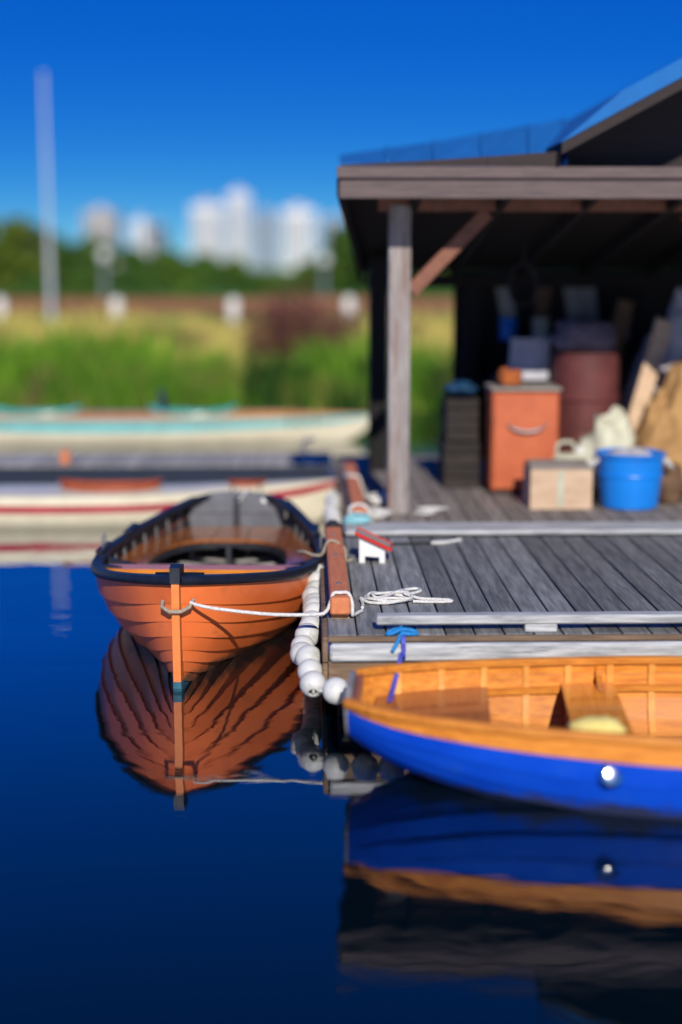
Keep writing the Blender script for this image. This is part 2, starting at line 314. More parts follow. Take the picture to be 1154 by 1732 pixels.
def water_mat():
    m = bpy.data.materials.new('still_water'); m.use_nodes = True; n, l = m.node_tree.nodes, m.node_tree.links; b = n['Principled BSDF']
    b.inputs['Base Color'].default_value = (.0004, .005, .009, 1); b.inputs['Roughness'].default_value = .6; b.inputs['Specular IOR Level'].default_value = 0
    gl = n.new('ShaderNodeBsdfGlossy'); gl.inputs['Roughness'].default_value = .012; gl.inputs['Color'].default_value = (.97, .98, 1, 1)
    lw = n.new('ShaderNodeLayerWeight'); lw.inputs['Blend'].default_value = .5
    fp_ = n.new('ShaderNodeMath'); fp_.operation = 'POWER'; fp_.inputs[1].default_value = 4.5; l.new(lw.outputs['Facing'], fp_.inputs[0])
    fk = n.new('ShaderNodeMath'); fk.operation = 'MULTIPLY'; fk.inputs[1].default_value = 2.2; fk.use_clamp = True; l.new(fp_.outputs[0], fk.inputs[0])     # Schlick-like rise of reflectance towards grazing
    fm = n.new('ShaderNodeMath'); fm.operation = 'MINIMUM'; fm.inputs[1].default_value = .60; l.new(fk.outputs[0], fm.inputs[0])
    mx = n.new('ShaderNodeMixShader'); l.new(fm.outputs[0], mx.inputs[0]); l.new(b.outputs[0], mx.inputs[1]); l.new(gl.outputs[0], mx.inputs[2]); l.new(mx.outputs[0], n['Material Output'].inputs[0])
    tc = n.new('ShaderNodeTexCoord'); hs = []
    for sc, st, w in ((1.1, (.55,1.5,1), .7), (5.0, (.6,1.6,1), .22), (.35, (.35,2.2,1), 2.6)):
        mp = n.new('ShaderNodeMapping'); mp.inputs['Scale'].default_value = st; l.new(tc.outputs['Object'], mp.inputs[0])
        no = n.new('ShaderNodeTexNoise'); no.inputs['Scale'].default_value = sc; no.inputs['Detail'].default_value = 2; no.inputs['Distortion'].default_value = .6; l.new(mp.outputs[0], no.inputs['Vector'])
        mu = n.new('ShaderNodeMath'); mu.operation = 'MULTIPLY'; mu.inputs[1].default_value = w; l.new(no.outputs['Fac'], mu.inputs[0]); hs.append(mu)
    a1 = n.new('ShaderNodeMath'); l.new(hs[0].outputs[0], a1.inputs[0]); l.new(hs[1].outputs[0], a1.inputs[1])
    a2 = n.new('ShaderNodeMath'); l.new(a1.outputs[0], a2.inputs[0]); l.new(hs[2].outputs[0], a2.inputs[1])
    bp = n.new('ShaderNodeBump'); bp.inputs['Strength'].default_value = .22; bp.inputs['Distance'].default_value = .026; l.new(a2.outputs[0], bp.inputs['Height']); l.new(bp.outputs[0], gl.inputs['Normal'])
    return m
M['water'] = water_mat()

def ground_mat():
    """green at the water and on the lawn, straw on the slope (a property of the plants growing there)"""
    m = bpy.data.materials.new('bank_ground'); m.use_nodes = True; n, l = m.node_tree.nodes, m.node_tree.links; b = n['Principled BSDF']
    tc = n.new('ShaderNodeTexCoord'); sp = n.new('ShaderNodeSeparateXYZ'); l.new(tc.outputs['Object'], sp.inputs[0])
    no = n.new('ShaderNodeTexNoise'); no.inputs['Scale'].default_value = .45; no.inputs['Detail'].default_value = 7; l.new(tc.outputs['Object'], no.inputs['Vector'])
    ma = n.new('ShaderNodeMath'); ma.operation = 'MULTIPLY_ADD'; ma.inputs[1].default_value = 7; l.new(no.outputs['Fac'], ma.inputs[0]); l.new(sp.outputs['Y'], ma.inputs[2])
    mr = n.new('ShaderNodeMapRange'); mr.inputs[1].default_value = 20; mr.inputs[2].default_value = 60; l.new(ma.outputs[0], mr.inputs[0])
    cr = n.new('ShaderNodeValToRGB'); e = cr.color_ramp.elements
    e[0].position = 0; e[0].color = (.030,.055,.010, 1); e[1].position = 1; e[1].color = (.075,.17,.022, 1)
    for p, c in ((.12, (.055,.11,.012)), (.22, (.64,.50,.15)), (.40, (.66,.53,.16)), (.50, (.14,.24,.03))):
        x = e.new(p); x.color = (*c, 1)
    l.new(mr.outputs[0], cr.inputs[0])
    n2 = n.new('ShaderNodeTexNoise'); n2.inputs['Scale'].default_value = 3; n2.inputs['Detail'].default_value = 8; l.new(tc.outputs['Object'], n2.inputs['Vector'])
    mv = n.new('ShaderNodeMapRange'); mv.inputs[3].default_value = .55; mv.inputs[4].default_value = 1.4; l.new(n2.outputs['Fac'], mv.inputs[0])
    hs = n.new('ShaderNodeHueSaturation'); l.new(cr.outputs[0], hs.inputs['Color']); l.new(mv.outputs[0], hs.inputs['Value']); l.new(hs.outputs[0], b.inputs['Base Color'])
    b.inputs['Roughness'].default_value = .95; b.inputs['Specular IOR Level'].default_value = .1
    return m
M['ground'] = ground_mat()

# ------------------------------------------------------------------ ground and water
def ground_z(x, y):
    edge = 21.6 + .5*math.sin(x*.31) + .25*math.sin(x*.9+1)
    d = y - edge
    if d < -3: return -1.2
    if d < 0: return lerp(-1.2, 0.02, (d+3)/3)
    z = .02 + .24*min(d/1.2, 1)**.7 + .36*max(0, min((d-1)/14, 1)) + .10*max(0, min((d-16)/30, 1))
    return z + .05*mnoise.noise(Vector((x*.35, y*.35, 0)))*min(d, 1)

def axis(vals):
    out = []
    for a, b, s in vals:
        x = a
        while x < b - 1e-6: out.append(x); x += s
    out.append(vals[-1][1]); return out
xs = axis([(-2500,-300,550), (-300,-60,40), (-60,-16,4), (-16,12,.5), (12,60,4), (60,300,40), (300,2500,550)])
ys = axis([(-300,-20,70), (-20,16,6), (16,44,.5), (44,120,6), (120,400,40), (400,4200,760)])
g = MB(); g.grid([[(x, y, ground_z(x, y)) for x in xs] for y in ys])
tag(g.build('ground', M['ground'], None, 60), kind='structure')
w = MB(); w.add([(-900,-280,0),(900,-280,0),(900,24.5,0),(-900,24.5,0)], [(0,1,2,3)])
tag(w.build('water', M['water'], recalc=False), kind='structure')

# ------------------------------------------------------------------ dock (front float)
DZ = .42
DX0, DX1, DY0, DY1 = .10, 4.6, 6.71, 9.30
dock = thing('dock', 'weathered grey plank dock between the orange rowboat and the blue pram', 'dock', (DX0, DY0, 0))
pw = .145; x = DX0; i = 0
while x < DX1 - .05:
    x2 = min(x + pw - .009, DX1); mb = MB(); dz = random.uniform(-.003, .002)
    mb.box(x, x2, DY0 + .035 + random.uniform(0, .008), DY1 - random.uniform(.004, .012), DZ - .04 + dz, DZ + dz, .004)
    mb.build('plank', M['deck'], dock); x += pw
mb = MB(); mb.box(DX0 - .004, DX1, DY0, DY0 + .03, DZ - .03, DZ - .002, .004); mb.build('edge_trim', M['fascia'], dock)
mb = MB(); mb.box(DX0 + .005, DX1, DY0 - .045, DY0 - .002, DZ - .118, DZ - .028, .012); mb.build('rub_rail', M['beam_grey'], dock)
mb = MB(); mb.box(DX0 - .002, DX1, DY0 - .012, DY0 + .03, DZ - .25, DZ - .122, .004); mb.build('fascia_board', M['fascia'], dock)
for z0, z1 in ((DZ - .135, DZ - .01), (DZ - .27, DZ - .142)):
    mb = MB(); mb.box(DX0 - .03, DX0 - .003, DY0 + .02, DY1 - .02, z0, z1, .004); mb.build('side_board', M['fascia'], dock)
mb = MB(); mb.box(DX0 + .05, DX1, DY0 + .06, DY1 - .05, -.25, DZ - .05); mb.build('float', M['float'], dock)
# rail along the left edge
mb = MB(); mb.box(DX0 + .012, DX0 + .115, 7.02, 9.02, DZ + .03, DZ + .12, .009); rl = mb.build('bull_rail', M['rail'], dock)
mb = MB(); mb.box(DX0 + .008, DX0 + .119, 9.0, 9.14, DZ + .028, DZ + .150, .035); mb.build('rubber_sleeve', M['black'], rl)
for yy in (7.08, 7.75, 8.4, 8.9):
    mb = MB(); mb.box(DX0 + .018, DX0 + .108, yy, yy + .12, DZ - .006, DZ + .031); mb.build('spacer_block', M['rail_end'], rl)
for yy in (7.35, 8.1, 8.75):
    mb = MB(); mb.lathe([(.014, 0), (.014, .004), (.008, .009), (.0, .010)], 10, (DX0 + .062, yy, DZ + .119)); mb.build('bolt', M['steel'], rl, 40)
# front toe rail
mb = MB(); mb.box(.335, DX1 - .1, 6.785, 6.865, DZ + .036, DZ + .082, .008); fr = mb.build('toe_rail', M['beam_grey'], dock)
for xx in (1.07, 2.3, 3.6):
    mb = MB(); mb.box(xx, xx + .16, 6.79, 6.86, DZ - .006, DZ + .0365, .006); mb.build('spacer_block', M['beam_grey'], fr)
# step strip between the two decks
mb = MB(); mb.box(.25, DX1, 9.315, 9.64, DZ + .002, DZ + .034, .008); mb.build('ramp_board', M['beam_grey'], dock)

# ------------------------------------------------------------------ boathouse deck
bd = thing('boathouse_deck', 'brown plank deck under the open boathouse behind the dock', 'deck', (.28, 9.66, 0))
x = .28
while x < 5.6:
    mb = MB(); dz = random.uniform(-.003, .002); mb.box(x, x + .136, 9.66 + random.uniform(0, .01), 13.4 - random.uniform(0, .02), DZ - .04 + dz, DZ + dz, .004)
    mb.build('plank', M['deck_brown'], bd); x += .145
mb = MB(); mb.box(.25, .277, 9.68, 13.38, DZ - .26, DZ - .004, .004); mb.build('side_board', M['fascia'], bd)
mb = MB(); mb.box(.27, 5.6, 13.41, 13.44, DZ - .26, DZ - .004, .004); mb.build('back_board', M['fascia'], bd)
mb = MB(); mb.box(.32, 5.6, 9.7, 13.36, -.25, DZ - .05); mb.build('float', M['float'], bd)
mb = MB(); mb.box(.31, .41, 9.58 + .12, 12.1, DZ + .03, DZ + .115, .009); r2 = mb.build('bull_rail', M['rail'], bd)
for yy in (9.85, 10.9, 11.9):
    mb = MB(); mb.box(.315, .405, yy, yy + .12, DZ - .006, DZ + .031); mb.build('spacer_block', M['rail_end'], r2)

# ------------------------------------------------------------------ boathouse
bh = thing('boathouse', 'open timber boathouse with dark interior and brown fascia on the deck', 'boathouse', (.55, 10.1, DZ))
def post(x, y, s, z1, m):
    mb = MB(); mb.box(x - s/2, x + s/2, y - s/2, y + s/2, DZ, z1, .008); return mb.build('post', m, bh)
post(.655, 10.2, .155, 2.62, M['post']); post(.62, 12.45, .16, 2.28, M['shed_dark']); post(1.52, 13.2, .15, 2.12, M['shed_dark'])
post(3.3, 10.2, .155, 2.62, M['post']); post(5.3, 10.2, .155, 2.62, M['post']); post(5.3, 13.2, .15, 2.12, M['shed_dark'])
mb = MB(); mb.bar((.74, 10.19, 2.02), (1.27, 10.19, 2.57), .10, .11, (0,1,0), .006); mb.build('brace', M['brown'], bh)
mb = MB(); mb.bar((3.22, 10.19, 2.02), (2.68, 10.19, 2.57), .10, .11, (0,1,0), .006); mb.build('brace', M['brown'], bh)
mb = MB(); mb.box(.5, 5.5, 10.13, 10.27, 2.575, 2.72, .006); mb.build('header_beam', M['brown'], bh)
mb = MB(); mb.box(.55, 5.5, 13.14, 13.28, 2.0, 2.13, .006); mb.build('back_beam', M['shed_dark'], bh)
# front fascia: two boards and a thin top strip
mb = MB(); mb.box(.215, 5.9, 9.58, 9.62, 2.635, 2.80, .005); fa = mb.build('fascia_board', M['fasciab'], bh)
mb = MB(); mb.box(.20, 5.92, 9.55, 9.578, 2.765, 2.84, .005); mb.build('drip_board', M['fasciab'], bh)
# roof falling to the back, left edge running in
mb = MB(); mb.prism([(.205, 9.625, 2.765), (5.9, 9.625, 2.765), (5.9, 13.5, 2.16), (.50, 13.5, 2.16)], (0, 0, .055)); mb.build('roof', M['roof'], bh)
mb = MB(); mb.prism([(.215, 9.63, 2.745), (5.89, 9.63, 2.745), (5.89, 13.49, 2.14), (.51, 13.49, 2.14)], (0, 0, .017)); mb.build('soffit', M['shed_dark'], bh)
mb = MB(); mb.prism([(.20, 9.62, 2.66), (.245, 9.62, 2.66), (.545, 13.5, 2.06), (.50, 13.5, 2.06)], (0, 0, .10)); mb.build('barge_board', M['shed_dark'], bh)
for xx in [.75 + .6*k for k in range(8)]:
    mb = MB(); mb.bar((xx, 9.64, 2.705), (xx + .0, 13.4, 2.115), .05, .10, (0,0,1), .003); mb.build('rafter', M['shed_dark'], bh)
# back wall of vertical boards, open on the left
xx = 1.36
while xx < 5.5:
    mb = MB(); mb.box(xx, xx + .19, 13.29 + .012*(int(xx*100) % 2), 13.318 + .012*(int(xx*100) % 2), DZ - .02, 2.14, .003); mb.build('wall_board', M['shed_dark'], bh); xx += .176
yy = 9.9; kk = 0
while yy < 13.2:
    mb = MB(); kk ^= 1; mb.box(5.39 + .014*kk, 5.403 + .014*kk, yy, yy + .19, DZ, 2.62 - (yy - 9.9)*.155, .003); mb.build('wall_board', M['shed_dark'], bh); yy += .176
# lens halo above the fascia, given shape as added blue sheets and seams
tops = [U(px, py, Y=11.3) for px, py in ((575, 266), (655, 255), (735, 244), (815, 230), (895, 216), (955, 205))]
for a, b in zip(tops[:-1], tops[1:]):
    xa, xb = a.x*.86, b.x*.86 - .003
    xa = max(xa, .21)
    mb = MB(); mb.prism([(xa, 9.62, 2.845), (xb, 9.62, 2.845), (b.x - .004, 11.3, b.z), (a.x, 11.3, a.z)], (0, 0, .018)); mb.build('halo_sheet', M['roof'], bh)
    mb = MB(); mb.bar((xb, 9.60, 2.87), (b.x, 11.3, b.z + .025), .018, .03); mb.build('halo_seam', M['roof'], bh)
fr_ = [U(px, py, Y=9.56) for px, py in ((577, 279), (700, 273), (825, 265), (950, 256))]
for a, b in zip(fr_[:-1], fr_[1:]):
    mb = MB(); mb.prism([(a.x, 9.552, 2.842), (b.x - .003, 9.552, 2.842), (b.x - .003, 9.552, b.z), (a.x, 9.552, max(a.z, 2.85))], (0, .02, 0)); mb.build('roof_edge_board', M['gable'], bh)
# gable roof above
g0, g1 = U(950, 258, Y=9.42), U(1154, 148, Y=9.42); sl = (g1.z - g0.z)/(g1.x - g0.x)
gx = g0.x + (4.35 - g0.z)/sl
for s_ in (1, -1):
    def gp(x, z): return (x, z) if s_ == 1 else (2*gx - x, z)
    (xa, za), (xb, zb2) = gp(g0.x, g0.z), gp(gx, 4.35)
    mb = MB(); mb.prism([(xa, 9.46, za+.02), (xb, 9.46, zb2+.02), (xb, 13.6, zb2+.02), (xa, 13.6, za+.02)], (0, 0, .05)); mb.build('gable_roof', M['shed_dark'], bh)
    mb = MB(); mb.prism([(xa, 9.41, za-.01), (xb, 9.41, zb2-.01), (xb, 9.41, zb2+.06), (xa, 9.41, za+.06)], (0, .04, 0)); mb.build('rake_board', M['gable'], bh)
    mb = MB(); mb.prism([(xa, 9.44, za+.065), (xb, 9.44, zb2+.065), (xb, 9.50, zb2+.19), (xa + s_*.40, 9.50, za+.40*sl+.185), (xa, 9.45, za+.07)], (0, 4.0, 0)); mb.build('gable_halo_sheet', M['roof'], bh)  # lens halo along the gable edge, built as an added blue sheet
z = 2.82
while z < 4.2:
    a = g0.x + (z - g0.z)/sl; b = 2*gx - a; z2 = min(z + .153, 4.34)
    a2 = min(a + (z2 - z)/sl, gx - .005)
    mb = MB(); mb.prism([(a, 10.32, z), (b, 10.32, z), (8.4 - a2, 10.32, z2), (a2, 10.32, z2)], (0, .03, 0)); mb.build('gable_board', M['gable'], bh); z += .155

# ------------------------------------------------------------------ things kept in the boathouse
def cabinet():
    t = thing('cabinet', 'upright terracotta cabinet with metal handle standing in the boathouse', 'cabinet', (1.70, 11.2, DZ))
    x0, x1, y0, y1, z0, z1 = 1.44, 1.965, 11.0, 11.42, DZ + .03, 1.235
    mb = MB(); mb.box(x0, x1, y0 + .02, y1, z0, z1, .012); mb.build('body', M['terracotta'], t)
    mb = MB(); mb.box(x0 + .018, x1 - .018, y0, y0 + .018, z0 + .02, z1 - .02, .006); d = mb.build('door', M['terracotta'], t)
    mb = MB(); mb.tube(smooth_path([(x0+.12, y0-.004, .98), (x0+.17, y0-.035, .945), (x0+.27, y0-.04, .925), (x0+.37, y0-.035, .945), (x0+.42, y0-.004, .98)]), .010, 8); mb.build('handle', M['steel'], d, 50)
    mb = MB(); mb.box(x0 - .012, x1 + .012, y0 - .012, y1 + .01, z1 + .001, z1 + .03, .008); mb.build('top', M['card_top'], t)
    mb = MB(); mb.box(x0 + .02, x1 - .02, y0 + .04, y1 - .02, DZ, z0); mb.build('plinth', M['black'], t)
cabinet()
def lumpy(name, label, cat, c, r, m, seed, amp=.25, seg=22, group=None, flat=True):
    random.seed(seed); c = Vector(c); r = Vector(r); rows = []
    o = Vector((seed*3.1, seed*1.7, 0))
    for i in range(seg//2 + 1):
        th = math.pi*i/(seg//2); row = []
        for k in range(seg):
            ph = 2*math.pi*k/seg; d = Vector((math.sin(th)*math.cos(ph), math.sin(th)*math.sin(ph), math.cos(th)))
            s = 1 + amp*mnoise.noise(d*1.9 + o) + amp*.5*mnoise.noise(d*5 + o)
            p = Vector((d.x*r.x*s, d.y*r.y*s, d.z*r.z*s))
            if flat: p.z = max(p.z, -r.z*.75)
            row.append(c + p)
        rows.append(row)
    mb = MB(); mb.grid(rows, close=True)
    return tag(mb.build(name, m, None, 70), label, cat, group)
o = lumpy('net_bundle', 'small rusty orange bundle lying on the terracotta cabinet', 'bundle', (1.60, 11.2, 1.32), (.10, .10, .075), M['rust'], 3, .45)

def carton():
    t = thing('cardboard_box', 'tan cardboard box with open greyed flaps beside the blue tub', 'box', (1.88, 10.5, DZ))
    x0, x1, y0, y1, z0, z1 = 1.645, 2.105, 10.34, 10.70, DZ, .715
    for a in ((x0, x1, y0, y0+.008), (x0, x1, y1-.008, y1), (x0, x0+.008, y0+.009, y1-.009), (x1-.008, x1, y0+.009, y1-.009)):
        mb = MB(); mb.box(*a, z0, z1, .002); mb.build('side_panel', M['card'], t)
    mb = MB(); mb.box(x0+.01, x1-.01, y0+.01, y1-.01, z0+.002, z0+.01); mb.build('base_panel', M['card'], t)
    mb = MB(); mb.prism([(x0+.002, y0-.002, z1+.002), (x1-.002, y0-.002, z1+.002), (x1-.01, y0+.20, z1+.03), (x0+.01, y0+.20, z1+.03)], (0,0,.006)); mb.build('flap', M['card_top'], t)
    mb = MB(); mb.prism([(x0+.004, y1, z1+.002), (x1-.004, y1, z1+.002), (x1-.01, y1-.15, z1+.045), (x0+.01, y1-.15, z1+.045)], (0,0,.006)); mb.build('flap', M['card_top'], t)
    mb = MB(); mb.box(x0+.20, x0+.25, y0-.003, y0-.0005, z0+.02, z1-.01); mb.build('tape', M['jug'], t)
carton()
def tub():
    t = thing('plastic_tub', 'bright blue round plastic tub with rope handles on the boathouse deck', 'tub', (2.405, 10.45, DZ))
    c = (2.405, 10.45, DZ)
    mb = MB(); mb.lathe([(.0, .002), (.20, .002), (.212, .012), (.232, .20), (.245, .385), (.262, .39), (.264, .41), (.245, .415), (.236, .40), (.224, .20), (.205, .03), (.0, .03)], 40, c); b = mb.build('body', M['bucket'], t, 40)
    mb = MB(); mb.lathe([(.2365, .24), (.243, .245), (.243, .26), (.239, .265)], 40, c); mb.build('band', M['bucket'], b, 40)
    for s in (-1, 1):
        mb = MB(); mb.tube(smooth_path([Vector(c)+Vector(p) for p in ((s*.25, -.07, .37), (s*.30, -.05, .31), (s*.315, 0, .29), (s*.30, .05, .31), (s*.25, .07, .37))]), .011, 8); mb.build('handle', M['rope'], t, 60)
tub()
lumpy('cloth_heap', 'crumpled pale cloth heaped in the blue tub', 'cloth', (2.40, 10.45, .80), (.17, .16, .055), M['grey_canvas'], 5, .5)
def jug(x, y, s, m, label):
    t = thing('jerry_can', label, 'jerry can', (x, y, DZ))
    mb = MB(); mb.box(x - .11*s, x + .11*s, y - .07*s, y + .07*s, DZ, DZ + .30*s, .03*s); mb.build('body', m, t, 40)
    mb = MB(); mb.tube(smooth_path([(x-.08*s, y, DZ+.29*s), (x-.07*s, y, DZ+.37*s), (x+.03*s, y, DZ+.375*s), (x+.05*s, y, DZ+.29*s)]), .014*s, 8); mb.build('handle', m, t, 60)
    mb = MB(); mb.lathe([(.028*s, 0), (.028*s, .05*s), (.02*s, .055*s)], 14, (x+.085*s, y, DZ+.295*s)); mb.build('cap', M['white'], t, 40)
jug(2.04, 11.0, 1.1, M['jug'], 'cream jerry can standing behind the cardboard box')
lumpy('canvas_bag', 'crumpled off white canvas bag slumped behind the blue tub', 'bag', (2.36, 11.05, DZ+.27), (.21, .17, .36), M['jug'], 17, .5)
def drum():
    t = thing('steel_drum', 'tall maroon steel drum standing behind the terracotta cabinet', 'drum', (2.30, 11.75, DZ))
    pr = [(.0, 0), (.27, 0), (.28, .01), (.28, .33), (.292, .345), (.292, .365), (.28, .38), (.28, .68), (.292, .695), (.292, .715), (.28, .73), (.28, 1.05), (.29, 1.06), (.29, 1.08), (.27, 1.08), (.265, 1.065), (0, 1.065)]
    mb = MB(); mb.lathe(pr, 40, (2.30, 11.75, DZ)); mb.build('body', M['maroon'], t, 30)
    mb = MB(); mb.lathe([(.035, 0), (.035, .018), (.0, .02)], 14, (2.42, 11.70, DZ + 1.066)); mb.build('cap', M['steel'], t, 40)
drum()
def draped(name, label, c, w, d, h, m, seed):
    """cloth sheet hung over a heap: folds run down to the floor"""
    rows = []; o = Vector((seed, 0, 0))
    for i in range(20):
        t = i/19; row = []
        for k in range(48):
            a = 2*math.pi*k/48
            rr = (t**.55)*(1 + .16*t*math.sin(a*7 + seed + 2*mnoise.noise(Vector((math.cos(a)*2, math.sin(a)*2, seed)))) + .10*mnoise.noise(Vector((math.cos(a)*1.5, math.sin(a)*1.5, t*2+seed))))
            zz = h*(1 - t**1.9)*(1 + .10*mnoise.noise(Vector((math.cos(a)*t*3, math.sin(a)*t*3, seed))))
            row.append((c[0] + w*rr*math.cos(a), c[1] + d*rr*math.sin(a), c[2] + max(zz, .004)))
        rows.append(row)
    mb = MB(); mb.grid(rows, close=True); return tag(mb.build(name, m, None, 70), label, 'tarp')
M['dark_cloth'] = mat('charcoal_cloth', (.035,.036,.045), (.018,.018,.024), .85, 10, (1,1,1), .4)
def outboard():
    t = thing('folded_chair', 'folded grey camp chair leaning behind the terracotta cabinet', 'chair', (1.75, 11.9, DZ))
    for dx in (0, .32):
        mb = MB(); mb.tube([(1.60+dx, 11.62, DZ+.012), (1.72+dx, 11.95, 1.62)], .012, 8); mb.build('frame_tube', M['steel'], t, 60)
        mb = MB(); mb.tube([(1.60+dx, 11.90, DZ+.012), (1.66+dx, 11.66, 1.30)], .012, 8); mb.build('frame_tube', M['steel'], t, 60)
    mb = MB(); mb.prism([(1.675, 11.815, 1.26), (2.0, 11.815, 1.26), (2.035, 11.93, 1.60), (1.715, 11.93, 1.60)], (0, .012, 0)); mb.build('backrest', M['grey_canvas'], t)
outboard()
def oars():
    for k, (x0, x1) in enumerate(((2.05, 1.82), (2.62, 2.45))):
        lab = ['wooden oar leaning on the back wall beside the maroon drum', 'wooden oar leaning on the back wall behind the tarp heap'][k]
        t = thing('oar', lab, 'oar', (x0, 12.9, DZ), group='oars on the boathouse wall')
        a, b = Vector((x0, 12.85, DZ + .02)), Vector((x1, 13.26, 2.0)); d = (b - a).normalized()
        mb = MB(); mb.tube([a, a + (b-a)*.72], .02, 10); mb.build('shaft', M['brown'], t, 60)
        p, q = a + (b-a)*.70, b; s = Vector((1, 0, 0)); n = d.cross(s).normalized()
        mb = MB(); mb.prism([p - s*.02, p + s*.02, p.lerp(q, .35) + s*.07, q + s*.075, q - s*.075, p.lerp(q, .35) - s*.07], n*.014); mb.build('blade', M['board_grey'], t)
oars()
# a lamp-like grey gas bottle and shelf goods glimpsed in the dark
def shelf():
    t = thing('wall_shelf', 'dark shelf fixed along the boathouse back wall', 'shelf', (3.2, 13.1, 1.5))
    mb = MB(); mb.box(1.7, 4.6, 12.98, 13.285, 1.50, 1.53, .004); mb.build('board', M['shed_dark'], t)
    for xx in (1.9, 3.1, 4.3):
        mb = MB(); mb.prism([(xx, 13.285, 1.499), (xx, 13.285, 1.28), (xx, 13.25, 1.28), (xx, 13.02, 1.499)], (.03, 0, 0)); mb.build('bracket', M['shed_dark'], t)
shelf()
random.seed(21)
for k, (x, m, lab) in enumerate(((1.85, 'bucket', 'small blue tin on the back wall shelf'), (2.15, 'jug', 'small cream tin on the back wall shelf'), (2.5, 'navy_cloth', 'navy tin on the back wall shelf'), (2.9, 'steel', 'bare metal tin on the back wall shelf'))):
    t = thing('paint_tin', lab, 'tin', (x, 13.12, 1.53), group='tins on the boathouse shelf')
    mb = MB(); mb.lathe([(0, 0), (.08, 0), (.08, .18), (.084, .185), (.084, .195), (0, .195)], 24, (x, 13.12, 1.53)); mb.build('can', M[m], t, 40)
    mb = MB(); mb.tube(smooth_path([(x-.082, 13.12, 1.68), (x-.06, 13.05, 1.62), (x, 13.03, 1.60), (x+.06, 13.05, 1.62), (x+.082, 13.12, 1.68)]), .003, 6); mb.build('bail', M['steel'], t, 60)

# more gear heaped up on the right side
COILS = []
def wood_crate(label, x0, x1, y0, y1, z0, z1, m):
    t = thing('wooden_crate', label, 'crate', ((x0+x1)/2, (y0+y1)/2, z0), group='wooden crates in the boathouse')
    n = 4; h = (z1-z0)/n
    for k in range(n):
        for a in ((x0+.001, x1-.001, y0, y0+.014), (x0+.001, x1-.001, y1-.014, y1), (x0, x0+.014, y0+.015, y1-.015), (x1-.014, x1, y0+.015, y1-.015)):
            mb = MB(); mb.box(*a, z0+h*k+.004, z0+h*(k+1)-.006, .002); mb.build('slat', m, t)
    for x in (x0+.015, x1-.045):
        for y in (y0+.015, y1-.045):
            mb = MB(); mb.box(x, x+.03, y, y+.03, z0, z1-.002); mb.build('corner_post', m, t)
    mb = MB(); mb.box(x0+.016, x1-.016, y0+.016, y1-.016, z0+.005, z0+.02); mb.build('base', m, t)
M['crate_brown'] = mat('old_brown_wood', (.17,.095,.05), (.09,.05,.028), .8, 6, (2,6,6), .3, None, .2)
M['dark_cloth'] = mat('charcoal_cloth', (.035,.036,.045), (.018,.018,.024), .85, 10, (1,1,1), .4)
M['mauve_cloth'] = mat('mauve_grey_cloth', (.20,.16,.19), (.11,.09,.11), .85, 10, (1,1,1), .4)
M['brown_cloth'] = mat('rust_brown_cloth', (.26,.11,.055), (.14,.06,.03), .85, 10, (1,1,1), .4)
M['dark_wood'] = mat('blackened_wood', (.035,.028,.024), (.018,.014,.012), .85, 6, (2,6,6), .3, None, .2)
wood_crate('blackened slatted crate beside the terracotta cabinet', 1.10, 1.39, 11.35, 11.85, DZ, .80, M['dark_wood'])
wood_crate('blackened slatted crate stacked left of the terracotta cabinet', 1.12, 1.38, 11.38, 11.82, .802, 1.15, M['dark_wood'])
lumpy('blue_tarp', 'folded blue tarpaulin lying on the blackened crates', 'tarp', (1.25, 11.6, 1.21), (.13, .17, .06), mat('blue_tarp', (.012,.07,.15), (.008,.04,.10), .6, 8), 11, .35)
def canvas_heap(name, label, c, w, d, h, m, seed, lean=0):
    rows = []; n = 44
    for i in range(n):
        y = -1 + 2*i/(n-1); row = []
        for k in range(n):
            x = -1 + 2*k/(n-1); r_ = max(abs(x), abs(y))**1.0; q = min(1, math.hypot(x, y)/1.05)
            p = Vector((x*2.3 + seed, y*2.3, seed))
            z = h*max(0, 1 - q**1.5)*(.72 + .35*(x*lean + 1)/2) + .13*h*(1-q)*(1 - abs(mnoise.noise(p*1.6))*3) + .07*h*(1-q*.7)*abs(mnoise.noise(p*3.4))*2
            row.append((c[0] + x*w, c[1] + y*d, c[2] + max(z, .003)))
        rows.append(row)
    mb = MB(); mb.grid(rows); return tag(mb.build(name, m, None, 60), label, 'canvas')
canvas_heap('canvas_heap', 'crumpled tan canvas heaped behind the blue tub', (3.0, 11.35, DZ), .52, .5, 1.05, M['tan_canvas'], 4, 1.0)
canvas_heap('tarp_heap', 'crumpled grey tarp heaped high behind the tan canvas', (3.1, 12.0, DZ), .60, .5, 1.55, M['grey_canvas'], 9, .6)
wood_crate('brown slatted crate on the deck behind the maroon drum', 2.62, 3.15, 12.53, 12.93, DZ, .86, M['crate_brown'])
wood_crate('brown slatted crate stacked on another crate by the wall', 2.64, 3.12, 12.55, 12.92, .862, 1.28, M['crate_brown'])
wood_crate('wide brown crate under the charcoal duffel bag', 1.62, 2.12, 12.2, 12.75, DZ, .95, M['crate_brown'])
lumpy('duffel_bag', 'charcoal duffel bag lying on the wide brown crate', 'bag', (1.87, 12.45, 1.13), (.30, .22, .20), M['dark_cloth'], 23, .3)
lumpy('sail_bag', 'mauve grey sail bag lying on the maroon drum', 'bag', (2.28, 11.75, 1.62), (.27, .22, .17), M['mauve_cloth'], 24, .4)
lumpy('sack', 'dull brown sack slumped against the front of the tan canvas', 'sack', (2.74, 10.62, DZ+.13), (.12, .13, .17), M['crate_brown'], 26, .35)
mb = MB(); mb.bar((2.5, 11.35, DZ+.01), (2.95, 11.75, 1.75), .14, .025, (0,1,0), .003); tag(mb.build('plank_board', M['card']), 'long tan board leaning across the canvas heap', 'plank', 'planks leaning in the boathouse')
